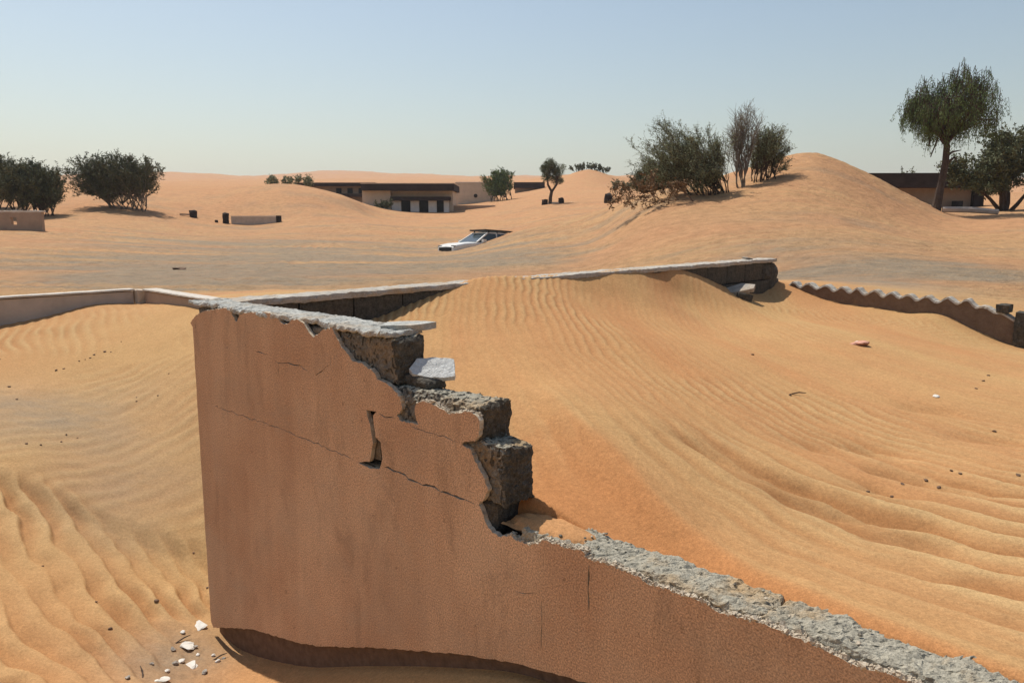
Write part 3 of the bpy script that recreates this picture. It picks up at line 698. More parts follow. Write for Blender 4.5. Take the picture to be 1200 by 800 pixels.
# ------------------------------------------------------------------ far buildings
def frame_thing(name, label, cat, px, Y, z, yaw=0, group=None):
    a, _ = ray(px, 250); return thing(name, label, cat, Vector((a * Y, Y, z)), yaw, group)
def zpy(py, Y): return ray(600, py)[1] * Y
def part(root, nm, mm, *boxes):
    mb = MB()
    for b in boxes: mb.box(*b)
    return mb.build(nm, mm, root)
# scale at 88 m: one pixel is Y/941 m
Y = 88.; k = Y / 941
h1 = frame_thing('buried_house', 'flat roofed pale house with dark roof band and three dark doors', 'house', 425, Y, zpy(250, Y) - .6)
g0 = .6
def X(px): return (px - 425) * k
def Zp(py): return (250 - py) * k + g0
part(h1, 'wall', M_tanwall, (0, X(458), 0, 7, 0, Zp(221)), (X(458), X(530), .9, 7, 0, Zp(221)))
part(h1, 'roof_slab', M_fascia, (X(425.6), X(533), -.9, 8, Zp(224), Zp(216.5)))
part(h1, 'roof_edge', M_tanwall, (X(425), X(533.5), -.95, 8.05, Zp(216.5) + .002, Zp(215.6)))
part(h1, 'canopy', M_fascia, (X(458.5), X(528), -.5, .9, Zp(235.5), Zp(231)))
for a, b in ((459, 470), (481, 491), (502, 511.5), (520, 526)): part(h1, 'porch_panel', M_panel, (X(a), X(b), .1, .35, 0, Zp(235.5) - .004))
for a, b in ((470, 481), (491, 502), (511.5, 520)):
    d_ = part(h1, 'door', M_opening, (X(a), X(b), .6, .66, 0, Zp(235.5) - .004)); part(d_, 'door_frame', M_fascia, (X(a), X(a) + .06, .57, .6, 0, Zp(236)), (X(b) - .06, X(b), .57, .6, 0, Zp(236)))
part(h1, 'roof_vent', M_dark, (X(481), X(487), 3, 3.6, Zp(215.6), Zp(214.3)))
part(h1, 'wall_stub', M_dark, (X(422), X(425) - .005, -.6, .3, 0, Zp(246)))

Y = 106.; k = Y / 941
h2 = frame_thing('long_house', 'long low house with dark roof half hidden behind the pale dune', 'house', 350, Y, zpy(250, Y) - .6)
def X2(px): return (px - 350) * k
def Z2(py): return (250 - py) * k + g0
part(h2, 'wall', M_wallbrown, (X2(352), X2(455), 0, 8, 0, Z2(217)))
part(h2, 'roof_slab', M_fascia, (X2(350), X2(457), -1.2, 8.5, Z2(219), Z2(215.8)))
part(h2, 'roof_edge', M_wallbrown, (X2(350) - .05, X2(442), -1.25, 8.5, Z2(215.8) + .003, Z2(215)))
part(h2, 'canopy', M_fascia, (X2(385), X2(430), -2.2, -.01, Z2(231), Z2(228)))
for a in (395, 408, 421): part(h2, 'window', M_opening, (X2(a), X2(a + 6), -.06, -.002, Z2(227), Z2(221)))

Y = 108.; k = Y / 941
h3 = frame_thing('small_white_house', 'small plain whitish box house with one dark round opening beside green shrub', 'house', 534, Y, zpy(236, Y) - .8, .02)
part(h3, 'wall', M_tanwall, (0, 44.5 * k, 0, 5, 0, 21.3 * k + .8)); part(h3, 'roof_edge', M_panel, (-.05, 44.5 * k + .05, -.05, 5.05, 21.3 * k + .802, 21.3 * k + .9))
mb = MB(); mb.tube([Vector((23.5 * k, -.04, 6.4 * k + .8)), Vector((23.5 * k, .05, 6.4 * k + .8))], [.26, .26], 12); mb.build('opening', M_opening, h3)

Y = 90.; k = Y / 941
lw = frame_thing('low_garden_wall', 'low tan garden wall right of the flat roofed pale house', 'wall', 528, Y, zpy(248, Y) - .5, -.05)
part(lw, 'wall_panel', M_wallbrown, (0, 5.0, 0, .2, 0, .5 + .62)); part(lw, 'coping', M_tanwall, (-.03, 5.03, -.05, .25, 1.122, 1.2))
Y = 82.; k = Y / 941
lw = frame_thing('low_garden_wall', 'low brown garden wall left of the flat roofed pale house', 'wall', 372, Y, zpy(250, Y) - .4, .0)
part(lw, 'wall_panel', M_wallbrown, (0, 4.5, 0, .2, 0, .4 + .42)); part(lw, 'coping', M_tanwall, (-.03, 4.53, -.05, .25, .822, .88))
Y = 128.; k = Y / 941
h4 = frame_thing('far_dark_house', 'distant low house with dark roof right of the green shrub', 'house', 602, Y, zpy(224, Y) - 1.5)
part(h4, 'wall', M_wallbrown, (.2, 36 * k - .2, .3, 6, 0, 1.5 + 6 * k)); part(h4, 'roof_slab', M_fascia, (0, 36 * k, -.6, 6.5, 1.504 + 6 * k - 2.5 * k, 1.5 + 10 * k))

# right hand house
Y = 58.; k = Y / 941
h5 = frame_thing('dark_roof_house', 'tan house with deep dark roof band behind the dune and tall tree', 'house', 1010, Y, zpy(247, Y) - .8, -.03)
def X5(px): return (px - 1010) * k
def Z5(py): return (247 - py) * k + .8
part(h5, 'wall', M_wallbrown, (0, X5(1148), 0, 9, 0, Z5(210)))
part(h5, 'roof_slab', M_fascia, (-.8, X5(1152), -1.3, 9.6, Z5(221), Z5(206)))
part(h5, 'roof_edge', M_dark, (-.85, X5(1152) + .05, -1.35, 9.65, Z5(206) + .003, Z5(205)))
part(h5, 'corner_pier', M_fascia, (X5(1134), X5(1146), -.35, -.005, 0, Z5(221) - .004))
part(h5, 'water_tank', M_dark, (X5(1110), X5(1117), -1.0, -.3, Z5(250), Z5(236)))

# left wall fragment
Y = 42.; k = Y / 941
w1 = frame_thing('wall_fragment', 'grey tan wall fragment with a hole at left edge below the dark bushes', 'wall', -30, Y, zpy(270, Y), -.03)
mb = MB(); Hh = 21 * k; Lw = 81 * k
for b in ((0, 44 * k, -.1, .12, -.6, Hh), (44 * k, 51 * k, -.1, .12, -.6, Hh * .32), (44 * k, 51 * k, -.1, .12, Hh * .72, Hh - .002), (51 * k, Lw, -.1, .12, -.6, Hh - .004)): mb.box(*b)
mb.build('wall_panel', M_wallbrown, w1)
for j in range(9):
    bm = gridbox(.35 + .1 * (j % 3), .26, .09 + .03 * (j % 2), .08, .02, 300 + j); bm_obj('block', bm, M_white, w1, Vector((.25 + j * .4, .02, Hh + .04)))
# low walls in the middle distance, left
Y = 60.; k = Y / 941
w2 = frame_thing('low_grey_wall', 'short pale grey low wall with dark right end in the open sand', 'wall', 269, Y, zpy(262.5, Y), -.12)
part(w2, 'wall_panel', M_greywall, (.1, 3.62, 0, .2, -.7, .52)); part(w2, 'coping', M_white, (.1, 3.62, -.03, .23, .523, .6)); part(w2, 'end_pier', M_dark, (3.625, 3.9, -.05, .3, -.7, .62))
def lump(name, px, Y, w_, h_, m, label, cat, group=None, seed=0, d_=None):
    q = on_ground(px, Y); bm = gridbox(w_, d_ or w_, h_ * 1.5, min(w_, h_) / 3, min(w_, h_) * .12, seed, bevel=min(w_, h_) * .3)
    return tag(bm_obj(name, bm, m, None, q + Vector((0, 0, h_ * .25)), (0, 0, seed * 1.3)), label, cat, group)
lump('rusty_drum', 267, 60, .42, .8, M_dark, 'dark rusty drum at the left end of the short grey low wall', 'drum', seed=1)
lump('rusty_drum', 229.5, 61, .5, .55, M_dark, 'dark drum standing alone left of the short grey low wall', 'drum', seed=2)
lump('dark_stone', 256, 60, .22, .18, M_dark, 'small dark stone between the two dark drums left of the grey low wall', 'stone', seed=3)
Yp = 61; q = on_ground(222, Yp); mb = MB(); mb.box(-.5, .4, -.1, .1, -.05, .07); o = mb.build('plank', M_wallbrown, None, q + Vector((0, 0, .12))); o.rotation_euler = (0, .04, .1)
tag(o, 'short plank lying beside the lone dark drum', 'plank')
lump('tyre_heap', 638, 75, .5, .5, M_dark, 'dark drum at the left foot of the small forked tree', 'drum', seed=4)
lump('tyre_heap', 657, 75, .5, .5, M_dark, 'dark drum at the right foot of the small forked tree', 'drum', seed=5)
q = on_ground(648, 75); mb = MB(); mb.box(-.6, .6, -.1, .1, -.2, .14); tag(mb.build('kerb_slab', M_tanwall, None, q), 'pale slab between the drums at the foot of the small forked tree', 'slab')
lump('rusty_drum', 711.5, 71, .7, .85, M_dark, 'dark drum standing on the sand left of the big dune', 'drum', seed=6)
q1 = on_ground(1100, 37.2); q2 = on_ground(1165, 36.6)
mb = MB(); mb.tube([q1 - q1 + Vector((0, 0, .12)), (q2 - q1) * .5 + Vector((0, 0, .16)), (q2 - q1) + Vector((0, 0, .12))], [.13, .14, .12], 6)
tag(mb.build('fallen_log', M_greywall, None, q1), 'pale log lying on the sand right of the tall tree trunk', 'log')

# ------------------------------------------------------------------ plants
def build_plant(name, label, cat, px, Y, stems, seed, H, barkm, leafm, nleaf, leafsz, spread=.5, levels=3, rad=.06, droop=0., flatten=None, kids=4, loc=None, group=None, lean=(0, 0), leaf_t=.3, up=.12, twig_r=.006, sink=.1, cw=1.0, hang=0., tipl=1, lw=1., sx=1.):
    q = loc if loc is not None else on_ground(px, Y)
    root = thing(name, label, cat, q, 0, group); R = random.Random(seed); B = MB(); Lf = MB()
    def rv(): return Vector((R.gauss(0, 1), R.gauss(0, 1), R.gauss(0, 1))).normalized()
    tips = []
    def br(p, d, length, r, lev):
        nseg = 4 if lev == 0 else 3; pts = [p]; rr = [r]; dd = d.copy()
        for i in range(nseg):
            dd = (dd + rv() * (.22 + .08 * lev) + Vector((lean[0], lean[1], up - droop * lev)) * .5).normalized()
            if flatten and pts[-1].z > H * flatten: dd.z *= .35; dd.normalize()
            pts.append(pts[-1] + dd * (length / nseg)); rr.append(max(twig_r * .6, r * (1 - .6 * (i + 1) / nseg)))
        B.tube(pts, rr, 6 if lev == 0 else (4 if lev == 1 else 3), False)
        if lev >= levels - tipl: tips.append(pts)
        if lev < levels:
            for k_ in range(kids + (1 if lev == 0 else 0)):
                t = R.uniform(.3, 1.0) if k_ else 1.0; i = min(nseg - 1, int(t * nseg)); bp = pts[i].lerp(pts[i + 1], t * nseg - i)
                nd = (dd + rv() * spread * 1.3); nd.x *= cw; nd.y *= cw; nd.z += .1; nd.normalize()
                br(bp, nd, length * R.uniform(.45, .75), max(twig_r, r * .5), lev + 1)
    for (dx, dy, dz, ln, ox) in stems: br(Vector((ox, R.uniform(-.15, .15), -sink)), Vector((dx, dy, dz)).normalized(), H * ln, rad, 0)
    def segat(pts):
        i = R.randrange(len(pts) - 1); return pts[i].lerp(pts[i + 1], R.random())
    for _ in range(nleaf):
        pts = tips[R.randrange(len(tips))]; c = segat(pts) + rv() * leaf_t * R.random() * .6
        a = (rv() + Vector((0, 0, .5))); 
        if hang: a = Vector((R.gauss(0, .25), R.gauss(0, .25), -1)); c.z -= hang * R.random() ** 1.5
        a = a.normalized() * leafsz * R.uniform(.6, 1.6); b = a.orthogonal().normalized(); b = (Matrix.Rotation(R.uniform(0, 6.28), 3, a.normalized()) @ b) * leafsz * R.uniform(.16, .34) * lw
        Lf.add([c - a * .5 - b * .3, c + b, c + a * .5, c - b], [(0, 1, 2, 3)])
    if sx != 1.: B.v = [(v[0] * sx, v[1] * sx, v[2]) for v in B.v]; Lf.v = [(v[0] * sx, v[1] * sx, v[2]) for v in Lf.v]
    B.build('branches', barkm, root)
    if nleaf: Lf.build('foliage', leafm, root)
    return root
def fan(n, w, ln=.5, seed=1, zz=1.0, ox=.6):
    R = random.Random(seed); return [((-1 + 2 * (i + .5) / n) * w + R.uniform(-.1, .1), R.uniform(-.6, .6) * w, zz, ln * R.uniform(.85, 1.15), (-1 + 2 * (i + .5) / n) * ox) for i in range(n)]
def broom(name, label, cat, px, Y, c, rad, base, seed, barkm, leafm, nst, ntw, nleaf, lsz, ydepth=1.2, r0=.022, flat=1., tw=.45, lw=.22, inner=.35):
    """shrub of many fine stems that fan out from the sand; c, rad, base are in photo pixels at depth Y (crown centre, crown radii, (x0, x1) of the stems' feet)"""
    k = Y / 941; q = on_ground(px, Y); root = thing(name, label, cat, q); R = random.Random(seed); B = MB(); L = MB()
    cz = zpy(c[1], Y) - q.z; cx = (c[0] - px) * k; rx = rad[0] * k; rz = rad[1] * k
    def rv(): return Vector((R.gauss(0, 1), R.gauss(0, 1), R.gauss(0, 1))).normalized()
    lobes = [rv() for _ in range(9)]; nf = max(6, nst // 9); forks = []
    for i in range(nf):
        d = rv(); d.z = abs(d.z) * 1.1 - .35; d.normalize(); bx = (base[0] + (base[1] - base[0]) * (i + R.random()) / nf - px) * k
        if base[0] != base[1]: d.x = d.x * .5 + (i / nf - .5) * 1.4; d.normalize()
        b = Vector((bx, R.uniform(-.45, .45), 0)); b.z = gz(q.x + b.x, q.y + b.y) - q.z - .08
        e = Vector((cx + d.x * rx, d.y * ydepth, cz + d.z * rz)); f = b.lerp(e, R.uniform(.10, .24)) + Vector((0, 0, .03 * rz)); forks.append((b, f, d))
        B.tube([b, b.lerp(f, .5) + rv() * .04, f], [r0 * 1.7, r0 * 1.4, r0 * 1.1], 5, False)
    for i in range(nst):
        b0, f0, d0 = forks[i % nf]; d = (d0 + rv() * .75); d.z = max(d.z, -.75); d.normalize()
        rr = (inner + (1 - inner) * R.random() ** .6) * (.82 + .25 * max(0, max(d.dot(l) for l in lobes)) ** 6)
        e = Vector((cx + d.x * rx * rr, d.y * ydepth * rr, cz + d.z * rz * rr * (flat if d.z > .5 else 1)))
        b = f0.copy(); e.z = max(e.z, b0.z + .15)
        m = b.lerp(e, .45); m.z += (e - b).length * R.uniform(.02, .16); m += rv() * .08 * rx
        pts = []
        for j in range(7):
            t = j / 6; p = b * (1 - t) ** 2 + m * 2 * t * (1 - t) + e * t * t; pts.append(p + rv() * .03 * (e - b).length * (0 < j < 6))
        B.tube(pts, [r0 * .75 * (1 - .8 * j / 6) for j in range(7)], 4, False)
        for _ in range(ntw):
            t = R.uniform(.25, 1) ** .7 * 5.99; j = int(t); p = pts[j].lerp(pts[j + 1], t - j); ax = (pts[j + 1] - pts[j]).normalized()
            dd = (ax * .8 + rv() * .75 + Vector((0, 0, .25))).normalized(); ln = tw * R.uniform(.4, 1.3); p2 = p + dd * ln * .5 + rv() * .04; p3 = p2 + (dd + rv() * .4).normalized() * ln * .5
            B.tube([p, p2, p3], [r0 * .32, r0 * .24, r0 * .12], 3, False)
            for __ in range(nleaf):
                u = R.random(); o = (p.lerp(p2, u * 2) if u < .5 else p2.lerp(p3, u * 2 - 1)) + rv() * .05
                a = (rv() + dd * .6).normalized() * lsz * R.uniform(.6, 1.5); w = a.orthogonal().normalized(); w = (Matrix.Rotation(R.uniform(0, 6.28), 3, a.normalized()) @ w) * lsz * lw
                L.add([o - w, o + w, o + a], [(0, 1, 2)])
    B.build('branches', barkm, root)
    if nleaf: L.build('foliage', leafm, root)
    return root
# acacias on the left
broom('acacia_bush', 'wide dark acacia bush with pale right stems standing left of the dune', 'bush', 150, 60, (143, 209), (64, 30), (128, 176), 5, M_barkgr, M_leafdk, 190, 20, 10, .15, ydepth=2.6, r0=.03, flat=.92, tw=.6)
broom('acacia_bush', 'dense dark acacia bush behind the wall fragment at the left', 'bush', 42, 55, (38, 214), (46, 32), (20, 66), 8, M_bark, M_leafdk, 170, 20, 11, .15, ydepth=2.2, r0=.03, flat=.9, tw=.6)
broom('acacia_bush', 'taller dark acacia bush cut off by the left edge of the view', 'bush', -10, 60, (-8, 206), (42, 34), (-40, 15), 9, M_bark, M_leafdk, 150, 18, 10, .16, ydepth=2.2, r0=.03, tw=.6)
# shrubs by the houses
broom('shrub', 'round green shrub at the right end of the small whitish house', 'bush', 588, 104, (585, 216), (25, 17), (576, 600), 12, M_bark, M_leafgr, 90, 14, 9, .22, ydepth=2., r0=.04, tw=.7)
build_plant('shrub', 'pale low shrub behind the roof of the small whitish house', 'bush', 563, 116, fan(6, 1.2, .4, 6, ox=1.2), 13, 3.2, M_bark, M_leafgy, 3500, .25, levels=3, rad=.05, leaf_t=.5)
build_plant('shrub', 'small dark shrub growing against the pale wall left of the doors', 'bush', 452, 85.5, fan(6, .8, .36, 7, ox=.5), 14, 1.5, M_bark, M_leafdk, 1800, .16, levels=2, rad=.03, leaf_t=.4)
build_plant('shrub', 'sparse grey shrub straggling behind the pale dune and long low house', 'bush', 340, 92, fan(9, 1.3, .42, 8, ox=2.0), 15, 2.4, M_barkgr, M_leafgy, 3000, .2, levels=3, rad=.04, leaf_t=.4)
for i, (px, sd_) in enumerate(((676, 1), (686, 2), (697, 3), (705, 4))):
    build_plant('dune_scrub', 'low scrub growing on the crest of the far middle dune', 'bush', px, 150, fan(5, 1.2, .5, 20 + i, ox=.7), 30 + i, 1.5, M_bark, M_leafdk, 500, .3, levels=2, rad=.04, leaf_t=.4, group='scrub along the crest of the far middle dune')
build_plant('shrub', 'small dark shrub in the dip between the far dune and the bush clump', 'bush', 724, 95, fan(5, .7, .45, 9, ox=.4), 17, 2.2, M_bark, M_leafdk, 1200, .2, levels=2, rad=.05, leaf_t=.4)
# the bush clump on the big dune
broom('dune_bush', 'dark dense bush behind the ridge at the left of the bush clump', 'bush', 765, 41, (764, 212), (30, 20), (752, 780), 18, M_bark, M_leafdk, 110, 16, 10, .10, ydepth=1.3, r0=.02, tw=.4)
broom('dune_bush', 'broad grey green bush leaning left on the slope of the big dune', 'bush', 825, 30.5, (797, 188), (66, 50), (806, 852), 21, M_bark, M_leafgy, 260, 20, 7, .06, ydepth=1.7, r0=.017, tw=.34, inner=.25)
broom('bare_tree', 'tallest bare grey tree rising from the middle of the bush clump', 'tree', 864, 31.5, (869, 162), (27, 46), (858, 870), 25, M_barkgr, M_leafgy, 60, 22, 1, .05, ydepth=.9, r0=.022, tw=.42, inner=.3)
broom('dune_bush', 'smaller greener bush at the right of the bush clump on the dune', 'bush', 890, 32, (897, 178), (28, 37), (878, 902), 27, M_bark, M_leafgy, 110, 18, 6, .065, ydepth=.9, r0=.018, tw=.3, inner=.35)
build_plant('dry_scrub', 'reddish dry low scrub trailing on the sand below the leaning bush', 'bush', 785, 28.8, [(-1.5, .1, .25, .9, -.6), (-1.2, -.3, .3, .8, -.2), (-1, .3, .3, .9, .3), (-.5, -.2, .4, .7, .8), (-1.4, -.1, .15, .9, .6)], 29, 1.0, M_stone, M_leafdry, 2600, .09, levels=3, rad=.02, leaf_t=.15, up=-.02, kids=4, sink=0)
# tall drooping tree on the right
build_plant('ghaf_tree', 'tall green tree with drooping crown beside the dark roofed house', 'tree', 1092, 37.5, [(.10, 0, 1, .52, 0)], 43, 6.6, M_bark, M_leafgr, 0, .1, levels=0, rad=.27, up=.15) if False else None
def ghaf():
    q = on_ground(1092, 37.5); root = thing('ghaf_tree', 'tall green tree with drooping crown beside the dark roofed house', 'tree', q)
    R = random.Random(77); B = MB(); T_ = MB(); Lf = MB(); k = 37.5 / 941
    def pt(px, py): return Vector(((px - 1092) * k, 0, (243 - py) * k))
    T_.tube([pt(1091, 250), pt(1093, 238), pt(1096, 215), pt(1099, 190), pt(1099, 172), pt(1096, 158)], [.27, .20, .16, .15, .14, .12], 9)
    def rv(): return Vector((R.gauss(0, 1), R.gauss(0, 1), R.gauss(0, 1))).normalized()
    clumps = []
    for _ in range(70):
        while True:
            u, v, w_ = R.uniform(-1, 1), R.uniform(-1, 1), R.uniform(-1, 1)
            if u * u + v * v + w_ * w_ < 1: break
        px, py = 1098 + u * 46, 124 + v * 32
        if px < 1080 and py < 100: continue
        if px > 1085 and py > 158: continue
        clumps.append((px, py, w_ * 2.0, R.uniform(.35, .75)))
    clumps += [(1056, 130, .3, .6), (1048, 135, 0, .4), (1066, 138, -.5, .6), (1062, 122, .4, .5), (1078, 148, .3, .5), (1146, 142, .2, .6), (1152, 124, 0, .5), (1146, 108, .2, .5), (1134, 98, -.3, .5), (1110, 96, .2, .5), (1092, 102, .3, .5), (1152, 142, 0, .4)]
    start = pt(1098, 165)
    for px, py, dy, rr in clumps:
        c = pt(px, py) + Vector((0, dy, 0)); s_ = start + Vector((0, 0, R.uniform(-.2, .6))); mid = s_.lerp(c, .5) + rv() * .3 + Vector((0, 0, .15))
        B.tube([s_, s_.lerp(mid, .6), mid, c], [.07, .05, .035, .015], 4, False)
        n_ = int(460 * rr)
        strands = [(c + rv() * rr * R.random() ** .5, R.uniform(.35, 1.0) * rr * 1.5) for _ in range(int(26 * rr) + 8)]
        for p, ln in strands:
            e = p + Vector((R.gauss(0, .12), R.gauss(0, .12), -ln)); B.tube([c.lerp(p, .5), p + Vector((0, 0, .08)), e], [.012, .009, .005], 3, False)
            for _k in range(int(n_ / len(strands)) + 6):
                t = R.random(); l = p.lerp(e, t) + rv() * .07
                a = Vector((R.gauss(0, .45), R.gauss(0, .45), -1)).normalized() * R.uniform(.07, .15); b = a.orthogonal().normalized(); b = (Matrix.Rotation(R.uniform(0, 6.28), 3, a.normalized()) @ b) * R.uniform(.008, .02)
                Lf.add([l, l + a * .5 + b, l + a, l + a * .5 - b], [(0, 1, 2, 3)])
    for (a_, b_, c_) in (((1097, 185), (1106, 178), (1116, 176)), ((1099, 192), (1109, 184), (1113, 190)), ((1094, 160), (1082, 155), (1078, 172)), ((1096, 168), (1088, 163), (1081, 184))):
        B.tube([pt(*a_), pt(*b_), pt(*c_)], [.09, .05, .02], 5, False)
    T_.build('trunk', M_bark, root); B.build('branches', M_bark, root); Lf.build('foliage', M_leafgr, root)
ghaf()
build_plant('acacia_tree', 'broad dark acacia tree at the right edge behind the tall tree', 'tree', 1172, 44, [(-.8, 0, .9, .42, -.2), (-.3, .2, 1, .45, 0), (.5, .1, 1, .45, .1), (1.0, -.1, .8, .45, .3), (0, -.4, 1, .45, 0), (-.5, -.5, .9, .42, -.1)], 51, 4.9, M_bark, M_leafdk, 34000, .15,
            levels=3, rad=.12, kids=5, leaf_t=.5, flatten=.8, cw=1.1, up=.08)
build_plant('far_tree', 'tiny far tree showing over the flat dark roof at right', 'tree', 1053, 82, [(0, 0, 1, .5, 0), (.3, 0, 1, .5, 0)], 53, 4.6, M_bark, M_leafdk, 500, .2, levels=2, rad=.07, leaf_t=.3, loc=Vector((math.tan(math.atan((1053 - 600) / 941)) * 82, 82, zpy(243, 82))))
def small_tree():
    q = on_ground(644, 75); root = thing('small_tree', 'small tree with forked trunk and round dark crown on open sand', 'tree', q); k = 75 / 941; R = random.Random(5)
    def pt(px, py): return Vector(((px - 643) * k, 0, (239 - py) * k))
    T_ = MB(); T_.tube([pt(643, 244), pt(643.5, 232), pt(645, 224)], [.2, .16, .14], 8); T_.build('trunk', M_bark, root)
    B = MB(); Lf = MB()
    B.tube([pt(645, 225), pt(640.5, 217), pt(640, 208)], [.12, .1, .06], 6, False); B.tube([pt(645, 225), pt(650.5, 217), pt(651, 207)], [.12, .1, .06], 6, False)
    def rv(): return Vector((R.gauss(0, 1), R.gauss(0, 1), R.gauss(0, 1))).normalized()
    for _ in range(46):
        u = R.uniform(-1, 1); v = R.uniform(-1, 1); w_ = R.uniform(-1, 1)
        if u * u + v * v + w_ * w_ > 1: continue
        c = pt(645 + u * 13, 203 + v * 12 + (3 if abs(u) < .25 and v > .4 else 0)) + Vector((0, w_ * 1.0, 0)); s_ = pt(640 if u < 0 else 651, 212); B.tube([s_, c], [.04, .015], 4, False)
        for _k in range(120):
            l = c + rv() * .42 * R.random() ** .4; a = (rv() + (l - pt(645, 206)).normalized()).normalized() * R.uniform(.12, .3); b = a.orthogonal().normalized() * .035
            Lf.add([l - b, l + b, l + a], [(0, 1, 2)])
    B.build('branches', M_bark, root); Lf.build('foliage', M_leafdk, root)
small_tree()

# ------------------------------------------------------------------ the buried car
def car():
    # local: x forward, y left, z up; origin on the ground under the middle
    sc_ = 1.0
    root = thing('buried_car', 'white car buried to its bonnet in the sand with a black roof rack', 'car', (0, 0, 0))
    W_ = .84
    def loft(secs, name, m, parent, smooth=False):
        mb = MB()
        for (x, pts) in secs: mb.v += [(x, y, z) for y, z in pts]
        n = len(secs[0][1])
        for i in range(len(secs) - 1):
            for j in range(n):
                a = i * n + j; b = i * n + (j + 1) % n; mb.f.append((a, b, b + n, a + n))
        mb.f.append(tuple(range(n))[::-1]); mb.f.append(tuple((len(secs) - 1) * n + j for j in range(n))); mb.mi = [0] * len(mb.f)
        return mb.build(name, m, parent, smooth=smooth)
    def sec(w, zb, zt, r=.10): return [(-w, zb), (w, zb), (w, zt - r), (w - r * .35, zt - r * .3), (w - r * 1.6, zt), (0, zt + .02), (-w + r * 1.6, zt), (-w + r * .35, zt - r * .3), (-w, zt - r)]
    loft([(-2.15, sec(.70, .35, .86)), (-2.05, sec(.80, .28, .94)), (-1.2, sec(.85, .25, .95)), (.0, sec(.86, .25, .94)), (.75, sec(.86, .25, .93)), (.95, sec(.85, .25, .92)), (1.6, sec(.82, .27, .85)), (2.02, sec(.76, .3, .76)), (2.16, sec(.66, .36, .64))], 'body', M_carpaint, root)
    # greenhouse pillars and roof
    A = [(.86, .74, .93), (.15, .60, 1.40)]; C_ = [(-1.15, .60, 1.40), (-1.95, .72, .95)]
    roof = loft([(.20, [(-.58, 1.385), (.58, 1.385), (.56, 1.43), (0, 1.45), (-.56, 1.43)]), (-.5, [(-.60, 1.39), (.60, 1.39), (.58, 1.45), (0, 1.47), (-.58, 1.45)]), (-1.3, [(-.58, 1.38), (.58, 1.38), (.56, 1.43), (0, 1.45), (-.56, 1.43)])], 'roof', M_carpaint, root)
    for sy in (-1, 1):
        for (p, q, r) in (((.90, .76, .92), (.16, .60, 1.41), .04), ((-.30, .78, .93), (-.34, .61, 1.41), .035), ((-1.95, .74, .93), (-1.24, .60, 1.41), .06)):
            mb = MB(); mb.tube([Vector((p[0], sy * p[1], p[2])), Vector((q[0], sy * q[1], q[2]))], [r, r], 6); mb.build('pillar', M_carpaint, root)
        for pts in ([(.80, .745, .95), (-.27, .765, .95), (-.31, .615, 1.38), (.16, .605, 1.38)], [(-.34, .765, .95), (-1.85, .725, .95), (-1.22, .60, 1.38), (-.36, .615, 1.38)]):
            mb = MB(); P = [Vector((x, sy * y, z)) for x, y, z in pts]; I = [p - Vector((0, sy * .02, 0)) for p in P]
            mb.add(P + I, [(0, 1, 2, 3), (7, 6, 5, 4), (0, 4, 5, 1), (1, 5, 6, 2), (2, 6, 7, 3), (3, 7, 4, 0)]); mb.build('side_window', M_glass, root)
        mb = MB(); mb.box(.55, .72, sy * .98 - .09, sy * .98 + .07, .93, 1.07); mb.build('wing_mirror', M_carpaint, root)
        mb = MB(); mb.box(2.0, 2.13, sy * .56 - .14, sy * .56 + .14, .60, .72); mb.build('headlight', M_lamp, root)
    for nm, pts in (('windscreen', [(.90, -.71, .94), (.90, .71, .94), (.19, .565, 1.40), (.19, -.565, 1.40)]), ('rear_window', [(-1.97, -.68, .96), (-1.27, -.56, 1.40), (-1.27, .56, 1.40), (-1.97, .68, .96)])):
        mb = MB(); P = [Vector(p) for p in pts]; I = [p - Vector((.03, 0, .02)) for p in P]
        mb.add(P + I, [(0, 1, 2, 3), (7, 6, 5, 4), (0, 4, 5, 1), (1, 5, 6, 2), (2, 6, 7, 3), (3, 7, 4, 0)]); mb.build(nm, M_glass, root)
    mb = MB(); mb.box(2.12, 2.20, -.5, .5, .40, .62); mb.build('grille', M_black, root)
    mb = MB(); mb.box(2.02, 2.24, -.78, .78, .28, .42); mb.build('bumper', M_black, root)
    rk = None; mb = MB()
    for sy in (-1, 1): mb.box(-1.95, .35, sy * .62 - .03, sy * .62 + .03, 1.50, 1.57)
    mb.box(.30, .36, -.62, .62, 1.505, 1.565); mb.box(-1.96, -1.9, -.62, .62, 1.505, 1.565)
    rk = mb.build('roof_rack', M_black, root)
    for i in range(9):
        mb = MB(); x = -1.75 + i * .24; mb.box(x, x + .09, -.585, .585, 1.51, 1.53); mb.build('rack_bar', M_black, rk)
    for x in (-1.2, -.4, .1):
        for sy in (-1, 1): mb = MB(); mb.box(x - .03, x + .03, sy * .58 - .02, sy * .58 + .02, 1.40, 1.498); mb.build('rack_foot', M_black, rk)
    for x in (-1.35, 1.35):
        for sy in (-1, 1):
            mb = MB(); mb.tube([Vector((x, sy * .70, .31)), Vector((x, sy * .875, .31))], [.31, .31], 18); w_ = mb.build('wheel', M_black, root)
            mb = MB(); mb.tube([Vector((x, sy * .80, .31)), Vector((x, sy * .88, .31))], [.18, .18], 12); mb.build('rim', M_lamp, w_)
    root.location = at(565, 289, 38.9) + Vector((0, 0, -.76)); root.rotation_euler = (math.radians(2), math.radians(-4), math.radians(180 + 38))
    return root
car()

